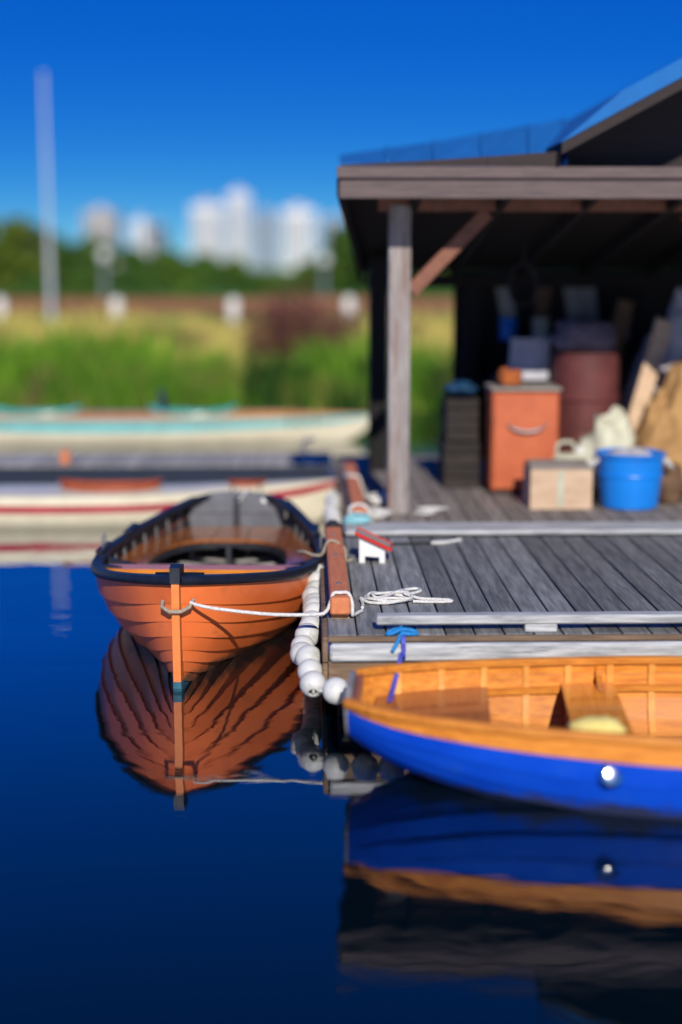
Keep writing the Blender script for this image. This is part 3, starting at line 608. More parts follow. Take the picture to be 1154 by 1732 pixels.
mb = MB(); mb.bar((2.35, 12.0, DZ+.01), (2.75, 12.3, 1.9), .14, .025, (0,1,0), .003); tag(mb.build('plank_board', M['crate_brown']), 'brown board leaning beside the maroon drum', 'plank', 'planks leaning in the boathouse')
for k, (xa, xb, hh, lab) in enumerate(((1.98, 2.20, 2.02, 'long brown plank leaning on the wall beside the oars'), (2.18, 2.50, 1.9, 'shorter brown plank leaning across the oars'), (2.75, 2.60, 2.0, 'grey plank leaning on the back wall'))):
    mb = MB(); mb.bar((xa, 12.95, DZ+.01), (xb, 13.25, hh), .13, .022, (0,1,0), .003); tag(mb.build('plank_board', M['board_grey'] if k == 2 else M['crate_brown']), lab, 'plank', 'planks leaning in the boathouse')
for k, (x, y, z, lab, m) in enumerate(((1.75, 11.6, 2.05, 'black hose coil hanging from the rafters', 'rope_black'),)):
    pts_ = [(x + (.11+.008*math.sin(j))*math.cos(j*2*math.pi/12), y + .02*math.sin(j*1.3), z + .17*math.sin(j*2*math.pi/12)) for j in range(50)]
    z_r = 2.70 - (y-9.64)*.157
    pts_ += [(x, y, z+.2), (x, y, z_r)]
    COILS.append((lab, pts_, m))

# ------------------------------------------------------------------ clinker boats
class Hull:
    def __init__(s, L, b, sh, k, c1b, c1m, nose=None, span=.42):
        s.span = span
        s.L, s.b, s.sh, s.k, s.cb, s.cm, s.nose = L, b, sh, k, c1b, c1m, nose
    def sec(s, t, u):
        B, S, K = curve(s.b, t), curve(s.sh, t), curve(s.k, t)
        q = min(t/s.span, 1); q = q*q*(3-2*q)
        c = [lerp(a, m, q) for a, m in zip(s.cb, s.cm)]
        P = ((0, K), (B*c[0], K + (S-K)*c[1]), (B*c[2], K + (S-K)*c[3]), (B, S)); w = 1-u
        x = 3*w*w*u*P[1][0] + 3*w*u*u*P[2][0] + u**3*P[3][0]
        z = w**3*P[0][1] + 3*w*w*u*P[1][1] + 3*w*u*u*P[2][1] + u**3*P[3][1]
        return x, z
    def yy(s, t, z):
        return t*s.L + (s.nose(t, z) if s.nose else 0)
    def pt(s, t, u, off=0, side=1):
        x, z = s.sec(t, u); e = .01
        xa, za = s.sec(t, max(u-e, 0)); xb, zb = s.sec(t, min(u+e, 1))
        d = math.hypot(xb-xa, zb-za) or 1
        nx, nz = (zb-za)/d, -(xb-xa)/d
        z2 = z + nz*off
        return Vector((side*(x + nx*off), s.yy(t, z2), z2))
    def half(s, t, z):
        lo, hi = 0, 1
        for _ in range(30):
            m = (lo+hi)/2
            if s.sec(t, m)[1] < z: lo = m
            else: hi = m
        return s.sec(t, lo)[0]

def strakes(h, root, n, mats, lap=.034, th=.013, t0=0, t1=1, us=None, nt=34, special=None):
    us = us or [i/n for i in range(n+1)]
    ts = [lerp(t0, t1, (i/(nt-1))**1.35) for i in range(nt)]
    for side in (-1, 1):
        for i in range(n):
            ua, ub = max(us[i]-lap, 0), us[i+1]
            mb = MB(); rows = []
            for t in ts:
                f = min(1, t/.06)*.75 + .25
                rows.append([h.pt(t, ua, th*1.9*f if i else th*f, side), h.pt(t, (ua+ub)/2, th*1.35*f, side), h.pt(t, ub, th*.75*f, side),
                             h.pt(t, ub, -th*.1, side), h.pt(t, (ua+ub)/2, th*.2, side), h.pt(t, ua, th*.7*f if i else -th*.1, side)])
            b0 = len(mb.v)
            for r in rows: mb.v += r
            for a in range(nt-1):
                for j in range(6):
                    q = (b0+a*6+j, b0+a*6+(j+1) % 6, b0+(a+1)*6+(j+1) % 6, b0+(a+1)*6+j)
                    mb.face(q, 1 if j in (3, 4) else 0)
            mb.face([b0+j for j in range(6)]); mb.face([b0+(nt-1)*6+j for j in range(6)])
            mm = mats
            if special and i in special: mm = special[i]
            mb.build('strake', mm, root, 35)

def sweep_rail(h, side, w_out, w_in, zt, zb, t0, t1, n=40):
    mb = MB(); rows = []
    for i in range(n):
        t = lerp(t0, t1, (i/(n-1))**1.3); x, z = h.sec(t, 1); c = .006
        e = .004
        xa = h.sec(max(t-e, 0), 1)[0]; xb = h.sec(min(t+e, 1), 1)[0]; dt = (min(t+e, 1)-max(t-e, 0))*h.L
        sl = (xb-xa)/dt; nn = math.hypot(1, sl); nx, ny = 1/nn, -sl/nn
        y = h.yy(t, z)
        def P(d, dz): return Vector((side*max(x + nx*d, .0), y + ny*d, z + dz))
        rows.append([P(w_out, zb+c), P(w_out+.002, (zt+zb)/2), P(w_out-.002, zt-c), P(w_out-c*1.5, zt), P(-w_in+c, zt), P(-w_in, zt-c), P(-w_in, zb+c), P(w_out-c, zb)])
    mb.grid(rows, close=True)
    mb.face(range(8)); mb.face(range((n-1)*8, n*8)); return mb

def ribs(h, root, ts, m, u0=.12, u1=.985, w=.022, d=.014, name='rib'):
    for t in ts:
        for side in (-1, 1):
            mb = MB(); rows = []
            for i in range(14):
                u = lerp(u0, u1, i/13); dy = Vector((0, w/2, 0))
                a, b = h.pt(t, u, -.002, side), h.pt(t, u, -.002-d, side)
                rows.append([a-dy, a+dy, b+dy, b-dy])
            mb.grid(rows, close=True); mb.face(range(4)); mb.face(range(52, 56)); mb.build(name, m, root)

def cross_plank(h, ta, tb, z, th, inset=.012):
    mb = MB(); n = 5; top = []; bot = []
    pts = []
    for i in range(n): t = lerp(ta, tb, i/(n-1)); pts.append((h.half(t, z)-inset, h.yy(t, z)))
    poly = [Vector((-x, y, z)) for x, y in pts] + [Vector((x, y, z)) for x, y in pts[::-1]]
    mb.prism(poly, (0, 0, -th)); return mb

def floor_sheet(h, ta, tb, z, n=24, inset=.006):
    mb = MB(); rows = []
    for i in range(n):
        t = lerp(ta, tb, i/(n-1)); x = max(h.half(t, z)-inset, .004); y = h.yy(t, z)
        rows.append([(-x, y, z), (0, y, z), (x, y, z)])
    mb.grid(rows); return mb

# ---- orange rowboat -------------------------------------------------
hO = Hull(3.15,
    [(0,.012),(.03,.135),(.08,.275),(.16,.425),(.27,.570),(.40,.660),(.52,.685),(.68,.63),(.85,.50),(1,.36)],
    [(0,.603),(.12,.535),(.25,.470),(.42,.425),(.6,.415),(.8,.445),(1,.485)],
    [(0,-.012),(.05,-.05),(.14,-.10),(.3,-.13),(.7,-.12),(1,-.06)],
    (.16,.20,.74,.48), (.62,.02,1.0,.36), span=.52)
ob = thing('rowboat', 'orange clinker rowboat with navy gunwale tied at its bow beside the dock', 'boat', (-.684, 7.215, 0), R(-3.0), local=True)
strakes(hO, ob, 9, [M['orange'], M['inner']], special={0: [M['teal_boot'], M['inner']], 1: [M['teal_boot'], M['inner']], 2: [M['orange'], M['inner']]}, us=[0,.10,.20,.31,.42,.53,.645,.76,.88,1], th=.017)
for s in (-1, 1):
    sweep_rail(hO, s, .036, .030, .014, -.032, .0, 1).build('gunwale', M['navy'], ob, 40)
# stem
mb = MB(); prof = [(.645, -.035), (.55, -.042), (.3, -.036), (.05, -.03), (-.14, .05)]
rows = [[(-.020, y, z), (.020, y, z), (.026, y+.075, z), (-.026, y+.075, z)] for z, y in prof]
mb.grid(rows, close=True); mb.face(range(4)); mb.face(range(16, 20)); st = mb.build('stem', M['stem'], ob)
mb = MB(); rows = [[(-.026, -.052, z), (.026, -.052, z), (.034, .06, z), (-.034, .06, z)] for z in (.585, .668)]
mb.grid(rows, close=True); mb.face(range(4)); mb.face(range(4, 8)); mb.build('stem_cap', M['navy'], st)
mb = MB(); rows = [[(-.0215, y-.0015, z), (.0215, y-.0015, z), (.028, y+.075, z), (-.028, y+.075, z)] for z, y in ((.055, -.031), (.02, -.0295), (-.1, .03))]
mb.grid(rows, close=True); mb.face(range(4)); mb.face(range(8, 12)); mb.build('waterline_paint', M['teal_boot'], st)
# stem ring with tan lashing
mb = MB(); ring = [Vector((.062*math.cos(a), -.012 + .045*math.sin(a), .445 + .012*math.sin(2*a))) for a in [math.pi*2*k/20 for k in range(21)]]
mb.tube([Vector((-.075, .02, .475)), Vector((-.07, -.03, .455)), Vector((-.03, -.062, .44)), Vector((.03, -.062, .44)), Vector((.07, -.03, .455)), Vector((.085, .02, .485))], .011, 8); mb.build('lashing', M['rope_tan'], ob, 60)
# transom
tz = [(u, hO.sec(1, u)) for u in [k/12 for k in range(13)]]
poly = [Vector((x, 0, z)) for u, (x, z) in tz] + [Vector((.36*.93*math.cos(a)*1.0, 0, .485 + .075*math.sin(a))) for a in [math.pi*k/10 for k in range(1, 10)]] + [Vector((-x, 0, z)) for u, (x, z) in tz[::-1]]
poly = [p + Vector((0, hO.L - .035, 0)) for p in poly[:-1]]
mb = MB(); mb.prism(poly, (0, .04, 0)); tr = mb.build('transom', M['transom_grey'], ob)
mb = MB(); mb.box(-.022, .022, hO.L-.075, hO.L-.036, .30, .53, .004); mb.build('transom_post', M['inner'], tr)
for z in (.40,):
    mb = MB(); mb.box(-.33, .33, hO.L-.0385, hO.L-.036, z, z+.004); mb.build('plank_seam', M['inner'], tr)
mb = MB(); mb.tube(smooth_path([(.02, hO.L-.07, .50), (.05, hO.L-.06, .54), (.085, hO.L-.03, .575), (.10, hO.L+.02, .545)]), .006, 6); mb.build('stern_cord', M['rope'], ob, 60)
mb = MB(); mb.lathe([(0, 0), (.02, 0), (.02, .006), (0, .008)], 12, (.20, hO.L-.037, .50), (0,-1,0)); mb.build('bung', M['white'], tr, 40)
# quarter knees
for s in (-1, 1):
    mb = MB(); a = Vector((s*.345, hO.L-.04, .492)); mb.prism([a, a + Vector((s*.105, -.42, -.028)), a + Vector((s*.055, -.36, -.025)), a + Vector((-s*.05, -.10, .01)), a + Vector((-s*.15, 0, .022))], (0,0,.03)); mb.build('quarter_knee', M['navy'], ob)
ribs(hO, ob, [.10,.17,.24,.31,.38,.45,.52,.58,.64,.70,.76,.82,.88,.94], M['rib_grey'])
floor_sheet(hO, .03, .985, .12).build('floor', M['inner'], ob)
# floor slats laid in a chevron
for k in range(7):
    y = 1.35 + .22*k
    for s in (-1, 1):
        w = hO.half(min(y/hO.L + .05, .95), .12) - .05
        mb = MB(); mb.bar((s*.035, y, .131), (s*w, y + .22*w/.5 + .02, .131), .04, .018, c=.003); mb.build('floor_slat', M['slat'], ob)
mb = MB(); mb.box(-.03, .03, .7, 3.0, .122, .142, .004); mb.build('keelson', M['inner'], ob)
# U-shaped stern seat of boards
zb = .315
def seat_out(s):   # s in 0..1 from left front round the stern to right front
    if s < .36: t = lerp(.50, .955, s/.36); return Vector((-(hO.half(t, zb)-.014), t*hO.L, zb))
    if s > .64: t = lerp(.955, .50, (s-.64)/.36); return Vector((hO.half(t, zb)-.014, t*hO.L, zb))
    q = (s-.36)/.28; x = hO.half(.955, zb)-.014; return Vector((lerp(-x, x, q), lerp(.955, .975, math.sin(math.pi*q))*hO.L, zb))
def seat_in(s):
    a = math.pi*(1 - s); return Vector((.455*math.copysign(abs(math.cos(a))**.62, math.cos(a)), 1.58 + .98*abs(math.sin(a))**.75, zb))
cuts = [0, .30, .375, .46, .54, .625, .70, 1]
for a, b in zip(cuts[:-1], cuts[1:]):
    a2, b2 = a + .0016, b - .0016; n = max(4, int((b-a)*50))
    o_ = [seat_out(lerp(a2, b2, k/n)) for k in range(n+1)]; i_ = [seat_in(lerp(a2, b2, k/n)) for k in range(n+1)]
    mb = MB(); dn = Vector((0,0,-.022))
    rows = [[o_[k], i_[k], i_[k]+dn, o_[k]+dn] for k in range(n+1)]
    mb.grid(rows, close=True); mb.face(range(4)); mb.face(range(4*n, 4*n+4)); mb.build('seat_board', M['varnish_fore'], ob)
mb = MB(); n = 40; rows = []
for k in range(n+1):
    p = seat_in(k/n); rows.append([p + Vector((0,.004,-.023)), p + Vector((0,.03,-.023)), p + Vector((0,.03,-.07)), p + Vector((0,.004,-.07))])
mb.grid(rows, close=True); mb.build('seat_apron', M['inner'], ob)
mb = MB(); mb.box(-.016, .016, 2.50, 2.53, .13, .29, .004); pl = mb.build('seat_pillar', M['inner'], ob)
mb = MB(); mb.box(-.075, .075, 2.495, 2.535, .27, .292, .004); mb.build('pillar_head', M['inner'], pl)
# thwarts
cross_plank(hO, .475, .535, .318, .026).build('thwart', M['thwart'], ob)
cross_plank(hO, .34, .385, .418, .026).build('thwart', M['varnish_gold'], ob)
for s in (-1, 1):
    x0 = hO.half(.5, .34)
    mb = MB(); mb.prism([(s*(x0-.01), 1.56, .338), (s*(x0-.20), 1.56, .338), (s*(x0-.06), 1.56, .375), (s*(x0+.004), 1.56, .415)], (0, .045, 0)); mb.build('thwart_knee', M['navy'], ob)
    x0 = hO.half(.36, .42)
    mb = MB(); mb.prism([(s*(x0-.01), 1.1, .419), (s*(x0-.15), 1.1, .419), (s*(x0-.06), 1.1, .432), (s*(x0+.002), 1.1, .445)], (0, .045, 0)); mb.build('thwart_knee', M['navy'], ob)
# breasthook and thole pins
mb = MB(); mb.prism([(0, .02, .60), (-.13, .14, .575), (-.05, .16, .572), (0, .135, .575), (.05, .16, .572), (.13, .14, .575)], (0,0,.03)); mb.build('breasthook', M['navy'], ob)
for s in (-1, 1):
    for t in (.50, .70):
        x, z = hO.sec(t, 1); y = t*hO.L
        mb = MB(); mb.box(s*x-.026, s*x+.022, y-.15, y+.15, z+.015, z+.042, .006); pad = mb.build('rowlock_pad', M['navy'], ob)
        if t == .50:
            for d in (-.045, .045):
                mb = MB(); mb.tube([(s*x, y+d, z+.04), (s*x, y+d, z+.115)], .006, 8); mb.build('thole_pin', M['steel'], pad, 60)

# ---- blue pram ------------------------------------------------------
hB = Hull(3.3,
    [(0,.215),(.03,.295),(.08,.375),(.16,.455),(.28,.535),(.45,.60),(.62,.60),(.82,.54),(1,.44)],
    [(0,.385),(.10,.375),(.35,.37),(.6,.372),(.85,.385),(1,.41)],
    [(0,.17),(.05,.085),(.12,.0),(.22,-.08),(.4,-.13),(.7,-.12),(1,-.04)],
    (.55,.02,.95,.40), (.66,.0,1.02,.32), nose=None)
bb = thing('pram_dinghy', 'royal blue clinker pram with golden varnished interior tied along the dock front', 'boat', (.185, 6.0, 0), R(-90) - R(5.5), local=True)
strakes(hB, bb, 8, [M['blue'], M['varnish_long']], us=[0,.14,.28,.41,.54,.67,.80,.925,1], special={7: [M['varnish_long'], M['varnish_long']]}, th=.009)
for s in (-1, 1):
    sweep_rail(hB, s, .022, .022, .012, -.026, 0, 1).build('gunwale', M['varnish_long'], bb, 40)
for t, y0, nm in ((0, -.012, 'bow_transom'), (1, hB.L-.02, 'stern_transom')):
    pts = [hB.sec(t, k/10) for k in range(11)]; B, S = pts[-1]; k = 1.0
    poly = [Vector((x, y0, z)) for x, z in pts] + [Vector((B*.6, y0, S+.035)), Vector((-B*.6, y0, S+.035))] + [Vector((-x, y0, z)) for x, z in pts[::-1]][:-1]
    mb = MB(); mb.prism(poly, (0, .026, 0)); mb.build(nm, M['board_grey'], bb)
mb = MB(); mb.box(-.20, .20, .016, .05, .33, .385, .006); mb.build('bow_cleat_board', M['red_wood'], bb)
ribs(hB, bb, [.06,.12,.18,.24,.30,.36,.42,.48,.54,.60,.66,.72,.78,.84,.90,.96], M['varnish_rib'], w=.030, d=.012)
floor_sheet(hB, .20, .985, .03).build('floor', M['red_wood'], bb)
for k in range(7):
    x = -.33 + .11*k; ya = next(q for q in range(50, 300) if hB.half(q/100/hB.L, .034) > abs(x)+.06)/100; mb = MB(); mb.box(x-.045, x+.045, ya, 3.0, .034, .048, .003); mb.build('floor_board', M['red_wood'], bb)
for s in (-1, 1):   # seat risers
    mb = MB(); rows = []
    for i in range(24):
        t = lerp(.05, .95, i/23); x = hB.half(t, .235) - .006; y = t*hB.L
        rows.append([(s*x, y, .22), (s*(x-.02), y, .22), (s*(x-.02), y, .25), (s*x, y, .25)])
    mb.grid(rows, close=True); mb.build('seat_riser', M['varnish_long'], bb)
cross_plank(hB, .03, .185, .262, .02).build('bow_seat', M['red_wood'], bb)
cross_plank(hB, .29, .365, .262, .02).build('thwart', M['varnish_gold'], bb)
cross_plank(hB, .82, .95, .262, .02).build('stern_seat', M['red_wood'], bb)
for s in (-1, 1):
    x0 = hB.half(.345, .27); mb = MB(); mb.prism([(s*(x0-.008), 1.12, .264), (s*(x0-.17), 1.12, .264), (s*(x0-.04), 1.12, .30), (s*(x0+.006), 1.12, .345)], (0, .03, 0)); mb.build('thwart_knee', M['varnish_gold'], bb)
    mb = MB(); x = hB.sec(.5, 1)[0]; z = hB.sec(.5, 1)[1]; mb.box(s*x-.02, s*x+.02, 1.6, 1.8, z+.012, z+.036, .005); mb.build('rowlock_pad', M['red_wood'], bb)
mb = MB(); fp_ = hB.pt(.325, .83, .010, 1); mb.lathe([(.05, -.02), (.05, 0), (.046, .004), (.024, .007), (0, .008)], 24, fp_ + Vector((.012, 0, 0)), (1, .12, .44)); mb.build('glint_disc', M['chrome'], bb, 60)  # added metal disc, tilted to throw the sun glint off the blue hull
o = lumpy('bailing_sponge', 'yellow sponge lying on the seat of the blue pram', 'sponge', (1.19, 5.60, .315), (.12, .07, .05), M['sponge'], 12, .15)

# ------------------------------------------------------------------ decked canoes
def canoe(name, label, loc, rotz, L, B, stripe_m, deck_m, cockpits, coam_m, s_mid=.33, s_end=.42, stripe=(.70, .93), crown=.07, rim_in=M['varnish']):
    h = Hull(L, [(0,.008),(.04,.055),(.12,.14),(.25,.25),(.4,B*.48),(.5,B*.5),(.6,B*.48),(.75,.25),(.88,.14),(.96,.055),(1,.008)],
             [(0,s_end),(.15,lerp(s_end, s_mid, .6)),(.35,s_mid),(.65,s_mid),(.85,lerp(s_end, s_mid, .6)),(1,s_end)],
             [(0,.24),(.012,.13),(.035,.03),(.08,-.05),(.5,-.10),(.92,-.05),(.965,.03),(.988,.13),(1,.24)], (.5,.1,.92,.45), (.75,.0,1.04,.40))
    t = thing(name, label, 'canoe', loc, rotz, local=True)
    nt = 70; ts = [(1-math.cos(math.pi*i/(nt-1)))/2 for i in range(nt)]
    mb = MB()
    for s in (-1, 1): mb.grid([[h.pt(t_, u/10, 0, s) for u in range(11)] for t_ in ts])
    mb.build('hull', M['cream'], t, 50)
    for s in (-1, 1):
        mb = MB(); mb.grid([[h.pt(t_, lerp(lerp(stripe[0], stripe[0]+.10, abs(2*t_-1)**3), lerp(stripe[1], .985, abs(2*t_-1)**3), k/3), .003, s) for k in range(4)] for t_ in ts[1:-1]]); mb.build('stripe', stripe_m, t, 50)
    # deck, crowned, with openings
    nx = 26; mb = MB(); N2 = 150; rows = []; T2 = [i/(N2-1) for i in range(N2)]
    def deck(t_, v):
        x, z = h.sec(t_, 1); return Vector((x*v, t_*L, z + crown*(1-v*v)*min(x/.2, 1)))
    for t_ in T2: rows.append([deck(t_, -1 + 2*k/(nx-1)) for k in range(nx)])
    for r in rows: mb.v += r
    for i in range(N2-1):
        for k in range(nx-1):
            c = (rows[i][k] + rows[i+1][k+1])/2
            if any(((c.y-cy)/(cl/2*.93))**2 + (c.x/(cw/2*.93))**2 < 1 for cy, cl, cw in cockpits): continue
            mb.face((i*nx+k, i*nx+k+1, (i+1)*nx+k+1, (i+1)*nx+k))
    mb.build('deck', deck_m, t, 50, )
    mb = floor_sheet(h, .03, .97, .02, 40); mb.build('floor', M['varnish'], t)
    for cy, cl, cw in cockpits:
        mb = MB(); rows = []; n = 48
        for k in range(n):
            a = 2*math.pi*k/n; y = cy + cl/2*math.cos(a); x = cw/2*math.sin(a)
            t_ = y/L; hx = h.sec(t_, 1)[0]; zd = deck(t_, max(-1, min(1, x/hx))).z
            up = (.022 + .05*abs(math.cos(a))**4)*min(1, cl/.9)
            q = 1.05
            rows.append([(x, y, zd-.05), (x, y, zd+up), (x*q, cy + (y-cy)*q, zd+up+.006), (x*q*1.02, cy + (y-cy)*q*1.02, zd+up-.008), (x*1.015, cy+(y-cy)*1.015, zd+up-.02), (x*1.02, cy+(y-cy)*1.02, zd-.05)])
        rows.append(rows[0]); mb.grid(rows, close=True); mb.build('coaming', coam_m, t, 40)
    return t, h, deck
# crimson canoe: bow (t=0) towards the dock, lying along -X
rc, hR, dR = canoe('canoe', 'cream decked canoe with crimson stripe moored behind the orange rowboat', (.33, 12.28, 0), R(90) + R(.6), 5.0, .74, M['crimson'], M['cream'], [(2.04, .84, .46), (.86, .32, .28)], M['coam_red'], .275, .37, (.77, .88), .03)
for xx in (.74, .98):
    mb = MB(); mb.tube(smooth_path([(-.10, xx, .335), (-.18, xx, .32), (-.245, xx, .295), (-.265, xx, .24)], 4), .008, 6); mb.build('strap', M['rope_black'], rc, 60)
tcn, hT, dT = canoe('canoe', 'cream decked canoe with turquoise stripe and golden deck near the bank', (.80, 17.95, 0), R(90) - R(.3), 6.6, .80, M['turquoise'], M['cedar'], [(2.25, 1.04, .46), (4.23, 1.1, .46)], M['turquoise'], .30, .34, (.80, .985), .085)
for yy in (.70, .88, 1.02):
    mb = MB(); mb.tube(smooth_path([dT(yy/6.6, .4) + Vector((0,0,.012)), dT(yy/6.6, -.4) + Vector((0,0,.02)), dT(yy/6.6, -.95) + Vector((0,0,.014)), hT.pt(yy/6.6, .9, .016, -1), hT.pt(yy/6.6, .74, .016, -1)], 4), .009, 6); mb.build('strap', M['rope_black'], tcn, 60)
# backrest in the cockpit
mb = MB(); mb.prism([(-.18, 2.54, .10), (.18, 2.54, .10), (.16, 2.60, .50), (0, 2.62, .66), (-.16, 2.60, .50)], (0, .05, 0)); mb.build('backrest', M['navy_cloth'], tcn)
mb = MB(); mb.box(-.16, .16, 2.06, 2.53, .05, .12, .02); mb.build('seat', M['navy_cloth'], tcn)

# ------------------------------------------------------------------ finger pier
fp = thing('finger_pier', 'narrow pale plank pier with dark sides between the two canoes', 'pier', (-3, 13.5, 0))
xx = -7.0
while xx < .2:
    mb = MB(); mb.box(xx, xx + .138, 13.64, 14.55, .262, .30 + random.uniform(-.003, .002), .004); mb.build('plank', M['pier'], fp); xx += .145
mb = MB(); mb.box(-7.0, .22, 13.585, 13.632, .02, .285, .006); mb.build('side_board', M['pier_side'], fp)
mb = MB(); mb.box(-7.0, .22, 14.56, 14.60, .02, .285, .006); mb.build('side_board', M['pier_side'], fp)
mb = MB(); mb.box(-6.9, .2, 13.66, 14.5, -.25, .255); mb.build('float', M['float'], fp)
def cleat(x, y, z, label, m, s=1):
    t = thing('mooring_post', label, 'mooring post', (x, y, z))
    mb = MB(); mb.box(x-.045*s, x+.045*s, y-.045*s, y+.045*s, z, z+.13*s, .006); mb.build('block', m, t)
    mb = MB(); mb.tube([(x-.09*s, y, z+.09*s), (x+.09*s, y, z+.09*s)], .014*s, 8); mb.build('pin', M['steel'], t, 60)
cleat(-2.35, 13.74, .302, 'short red brown mooring post on the narrow pier', M['rail'])

# ------------------------------------------------------------------ strings of white floats
def ball_mesh(r):
    mb = MB(); pr = []; n = 16
    a0 = .38
    pr = [(r*.34, -r*.70), (r*.36, -r*.93)] + [(r*math.sin(a), -r*math.cos(a)) for a in [lerp(a0, math.pi-a0, i/n) for i in range(n+1)]] + [(r*.36, r*.93), (r*.34, r*.70)]
    mb.lathe(pr, 26); return mb.mesh('float_ball', [M['buoy']], None, 50)
BALL = ball_mesh(.066)
hole = MB(); hole.lathe([(.0, -.048), (.0228, -.048), (.0228, .048), (0, .048)], 14); HOLE = hole.mesh('float_core', M['hole'])
def float_string(label, pts, n, scale=1.0, group='strings of white floats on the dock edge'):
    P = smooth_path(pts, 12); L = [0]
    for a, b in zip(P[:-1], P[1:]): L.append(L[-1] + (b-a).length)
    t = thing('float_string', label, 'fender', P[-1], group=group)
    def at(s):
        for i in range(len(L)-1):
            if L[i+1] >= s: k = (s-L[i])/(L[i+1]-L[i]); return P[i].lerp(P[i+1], k), (P[i+1]-P[i]).normalized()
        return P[-1], (P[-1]-P[-2]).normalized()
    random.seed(len(label))
    for k in range(n):
        p, d = at(L[-1]*(k+.5)/n)
        q = Vector((0,0,1)).rotation_difference((d + Vector((random.uniform(-.15,.15), random.uniform(-.15,.15), random.uniform(-.15,.15)))).normalized()).to_euler()
        j = Vector((random.uniform(-.008,.008), random.uniform(-.006,.006), random.uniform(-.006,.006)))
        b = share('float', BALL, t, p + j, q, (scale*random.uniform(.95, 1.04),)*3)
        c = bpy.data.objects.new('float_core', HOLE); col.objects.link(c); c.parent = b
    mb = MB(); mb.tube(P[::2] + [P[-1]], .007, 6); mb.build('rope', M['rope'], t, 60)
float_string('string of white ball floats hanging along the dock beside the orange rowboat', [(.055, 8.45, .385), (.035, 8.1, .31), (.03, 7.7, .30), (.005, 7.3, .275), (-.035, 7.08, .24), (.0, 6.93, .25), (.015, 6.78, .22), (.025, 6.62, .165)], 15)
float_string('short string of white floats at the dock corner behind the blue pram', [(.055, 6.60, .18), (.20, 6.575, .19), (.40, 6.57, .2), (.62, 6.57, .21)], 4)
float_string('string of white floats on the boathouse deck edge at the crimson canoe bow', [(.205, 11.0, .40), (.19, 10.7, .38), (.19, 10.4, .36), (.20, 10.1, .33), (.20, 9.85, .30)], 8, .95)

# ------------------------------------------------------------------ ropes and small things on the dock
def rope(name, label, pts, r, m, cat='rope', n=6, group=None):
    mb = MB(); mb.tube(smooth_path(pts, n), r, 8); return tag(mb.build(name, m, None, 60), label, cat, group)
RT = DZ + .12
rope('mooring_line', 'taut white mooring line from the orange rowboat bow to the dock rail',
     [(-.610, 7.20, .478), (-.56, 7.17, .468), (-.45, 7.14, .455), (-.2, 7.09, .44), (.03, 7.055, .445), (.09, 7.05, .462), (.118, 7.06, .52), (.13, 7.08, RT+.010), (.165, 7.085, RT+.013), (.205, 7.08, RT+.010), (.226, 7.07, .50), (.226, 7.05, .45), (.235, 7.10, DZ+.012), (.28, 7.2, DZ+.010)], .0095, M['rope'])
random.seed(4)
pts = [(.285, 7.26, DZ+.012), (.29, 7.36, DZ+.010)]
for k in range(26):
    a = math.pi + k*2*math.pi/8; e = 1 - .06*(k//8) + .03*math.sin(k*2.1)
    pts.append((.42 + .135*e*math.cos(a) + .012*(k//8), 7.44 + .085*e*math.sin(a), DZ + .010 + .0009*k + .010*(k % 3 == 0)))
pts += [(.50, 7.56, DZ+.03), (.53, 7.66, DZ+.012), (.60, 7.70, DZ+.010), (.62, 7.64, DZ+.010), (.55, 7.56, DZ+.012), (.52, 7.48, DZ+.034), (.60, 7.45, DZ+.014), (.70, 7.44, DZ+.010), (.765, 7.42, DZ+.010), (.755, 7.39, DZ+.010), (.66, 7.385, DZ+.010), (.56, 7.39, DZ+.012)]
rope('coiled_rope', 'white rope coiled loosely on the grey dock planks', pts, .0088, M['rope'])
rope('rope_end', 'loose white rope tail with black whipping beyond the red roofed box', [(.80, 9.02, DZ+.010), (.88, 9.03, DZ+.010), (.95, 9.08, DZ+.010), (1.0, 9.12, DZ+.010)], .011, M['rope'])
rope('hose', 'thin black hose lying on the dock behind the red roofed box', [(.44, 9.1, DZ+.008), (.5, 9.0, DZ+.008), (.62, 9.0, DZ+.008), (.80, 9.02, DZ+.008)], .0085, M['rope_black'], 'hose')
# ropes heaped on the second rail
def tangle(name, label, c, rx, ry, m, seed, n=40, r=.010, zk=.0016):
    random.seed(seed); p = []
    for k in range(n):
        a = k*1.15 + random.uniform(-.4, .4); e = random.uniform(.55, 1)
        p.append((c[0] + rx*e*math.cos(a), c[1] + ry*e*math.sin(a), c[2] + r + zk*k*random.uniform(.4, 1)))
    return rope(name, label, p, r, m, n=4)
tangle('coiled_rope', 'heap of white rope on the boathouse deck at the foot of the post', (.51, 10.02, DZ), .085, .10, M['rope'], 31)
tangle('coiled_rope', 'heap of pale teal rope between the dock and the boathouse deck', (.34, 9.60, DZ+.034), .10, .09, M['rope_teal'], 32, 34)
tangle('coiled_rope', 'heap of white rope in front of the second brown rail', (.53, 10.62, DZ), .09, .14, M['rope'], 33)
rope('mooring_line', 'white mooring line from the crimson canoe bow to the second rail', [(.30, 12.20, .40), (.33, 11.9, .46), (.35, 11.6, .52), (.30, 11.3, DZ+.115), (.345, 11.2, DZ+.13), (.40, 11.18, DZ+.125), (.43, 11.12, DZ+.05), (.45, 10.95, DZ+.012)], .012, M['rope'])
rope('mooring_line', 'white rope looped round the near end of the second rail', [(.30, 9.78, DZ+.02), (.295, 9.80, DZ+.10), (.33, 9.81, DZ+.127), (.39, 9.80, DZ+.127), (.425, 9.79, DZ+.09), (.43, 9.80, DZ+.015), (.46, 9.86, DZ+.011)], .012, M['rope'])
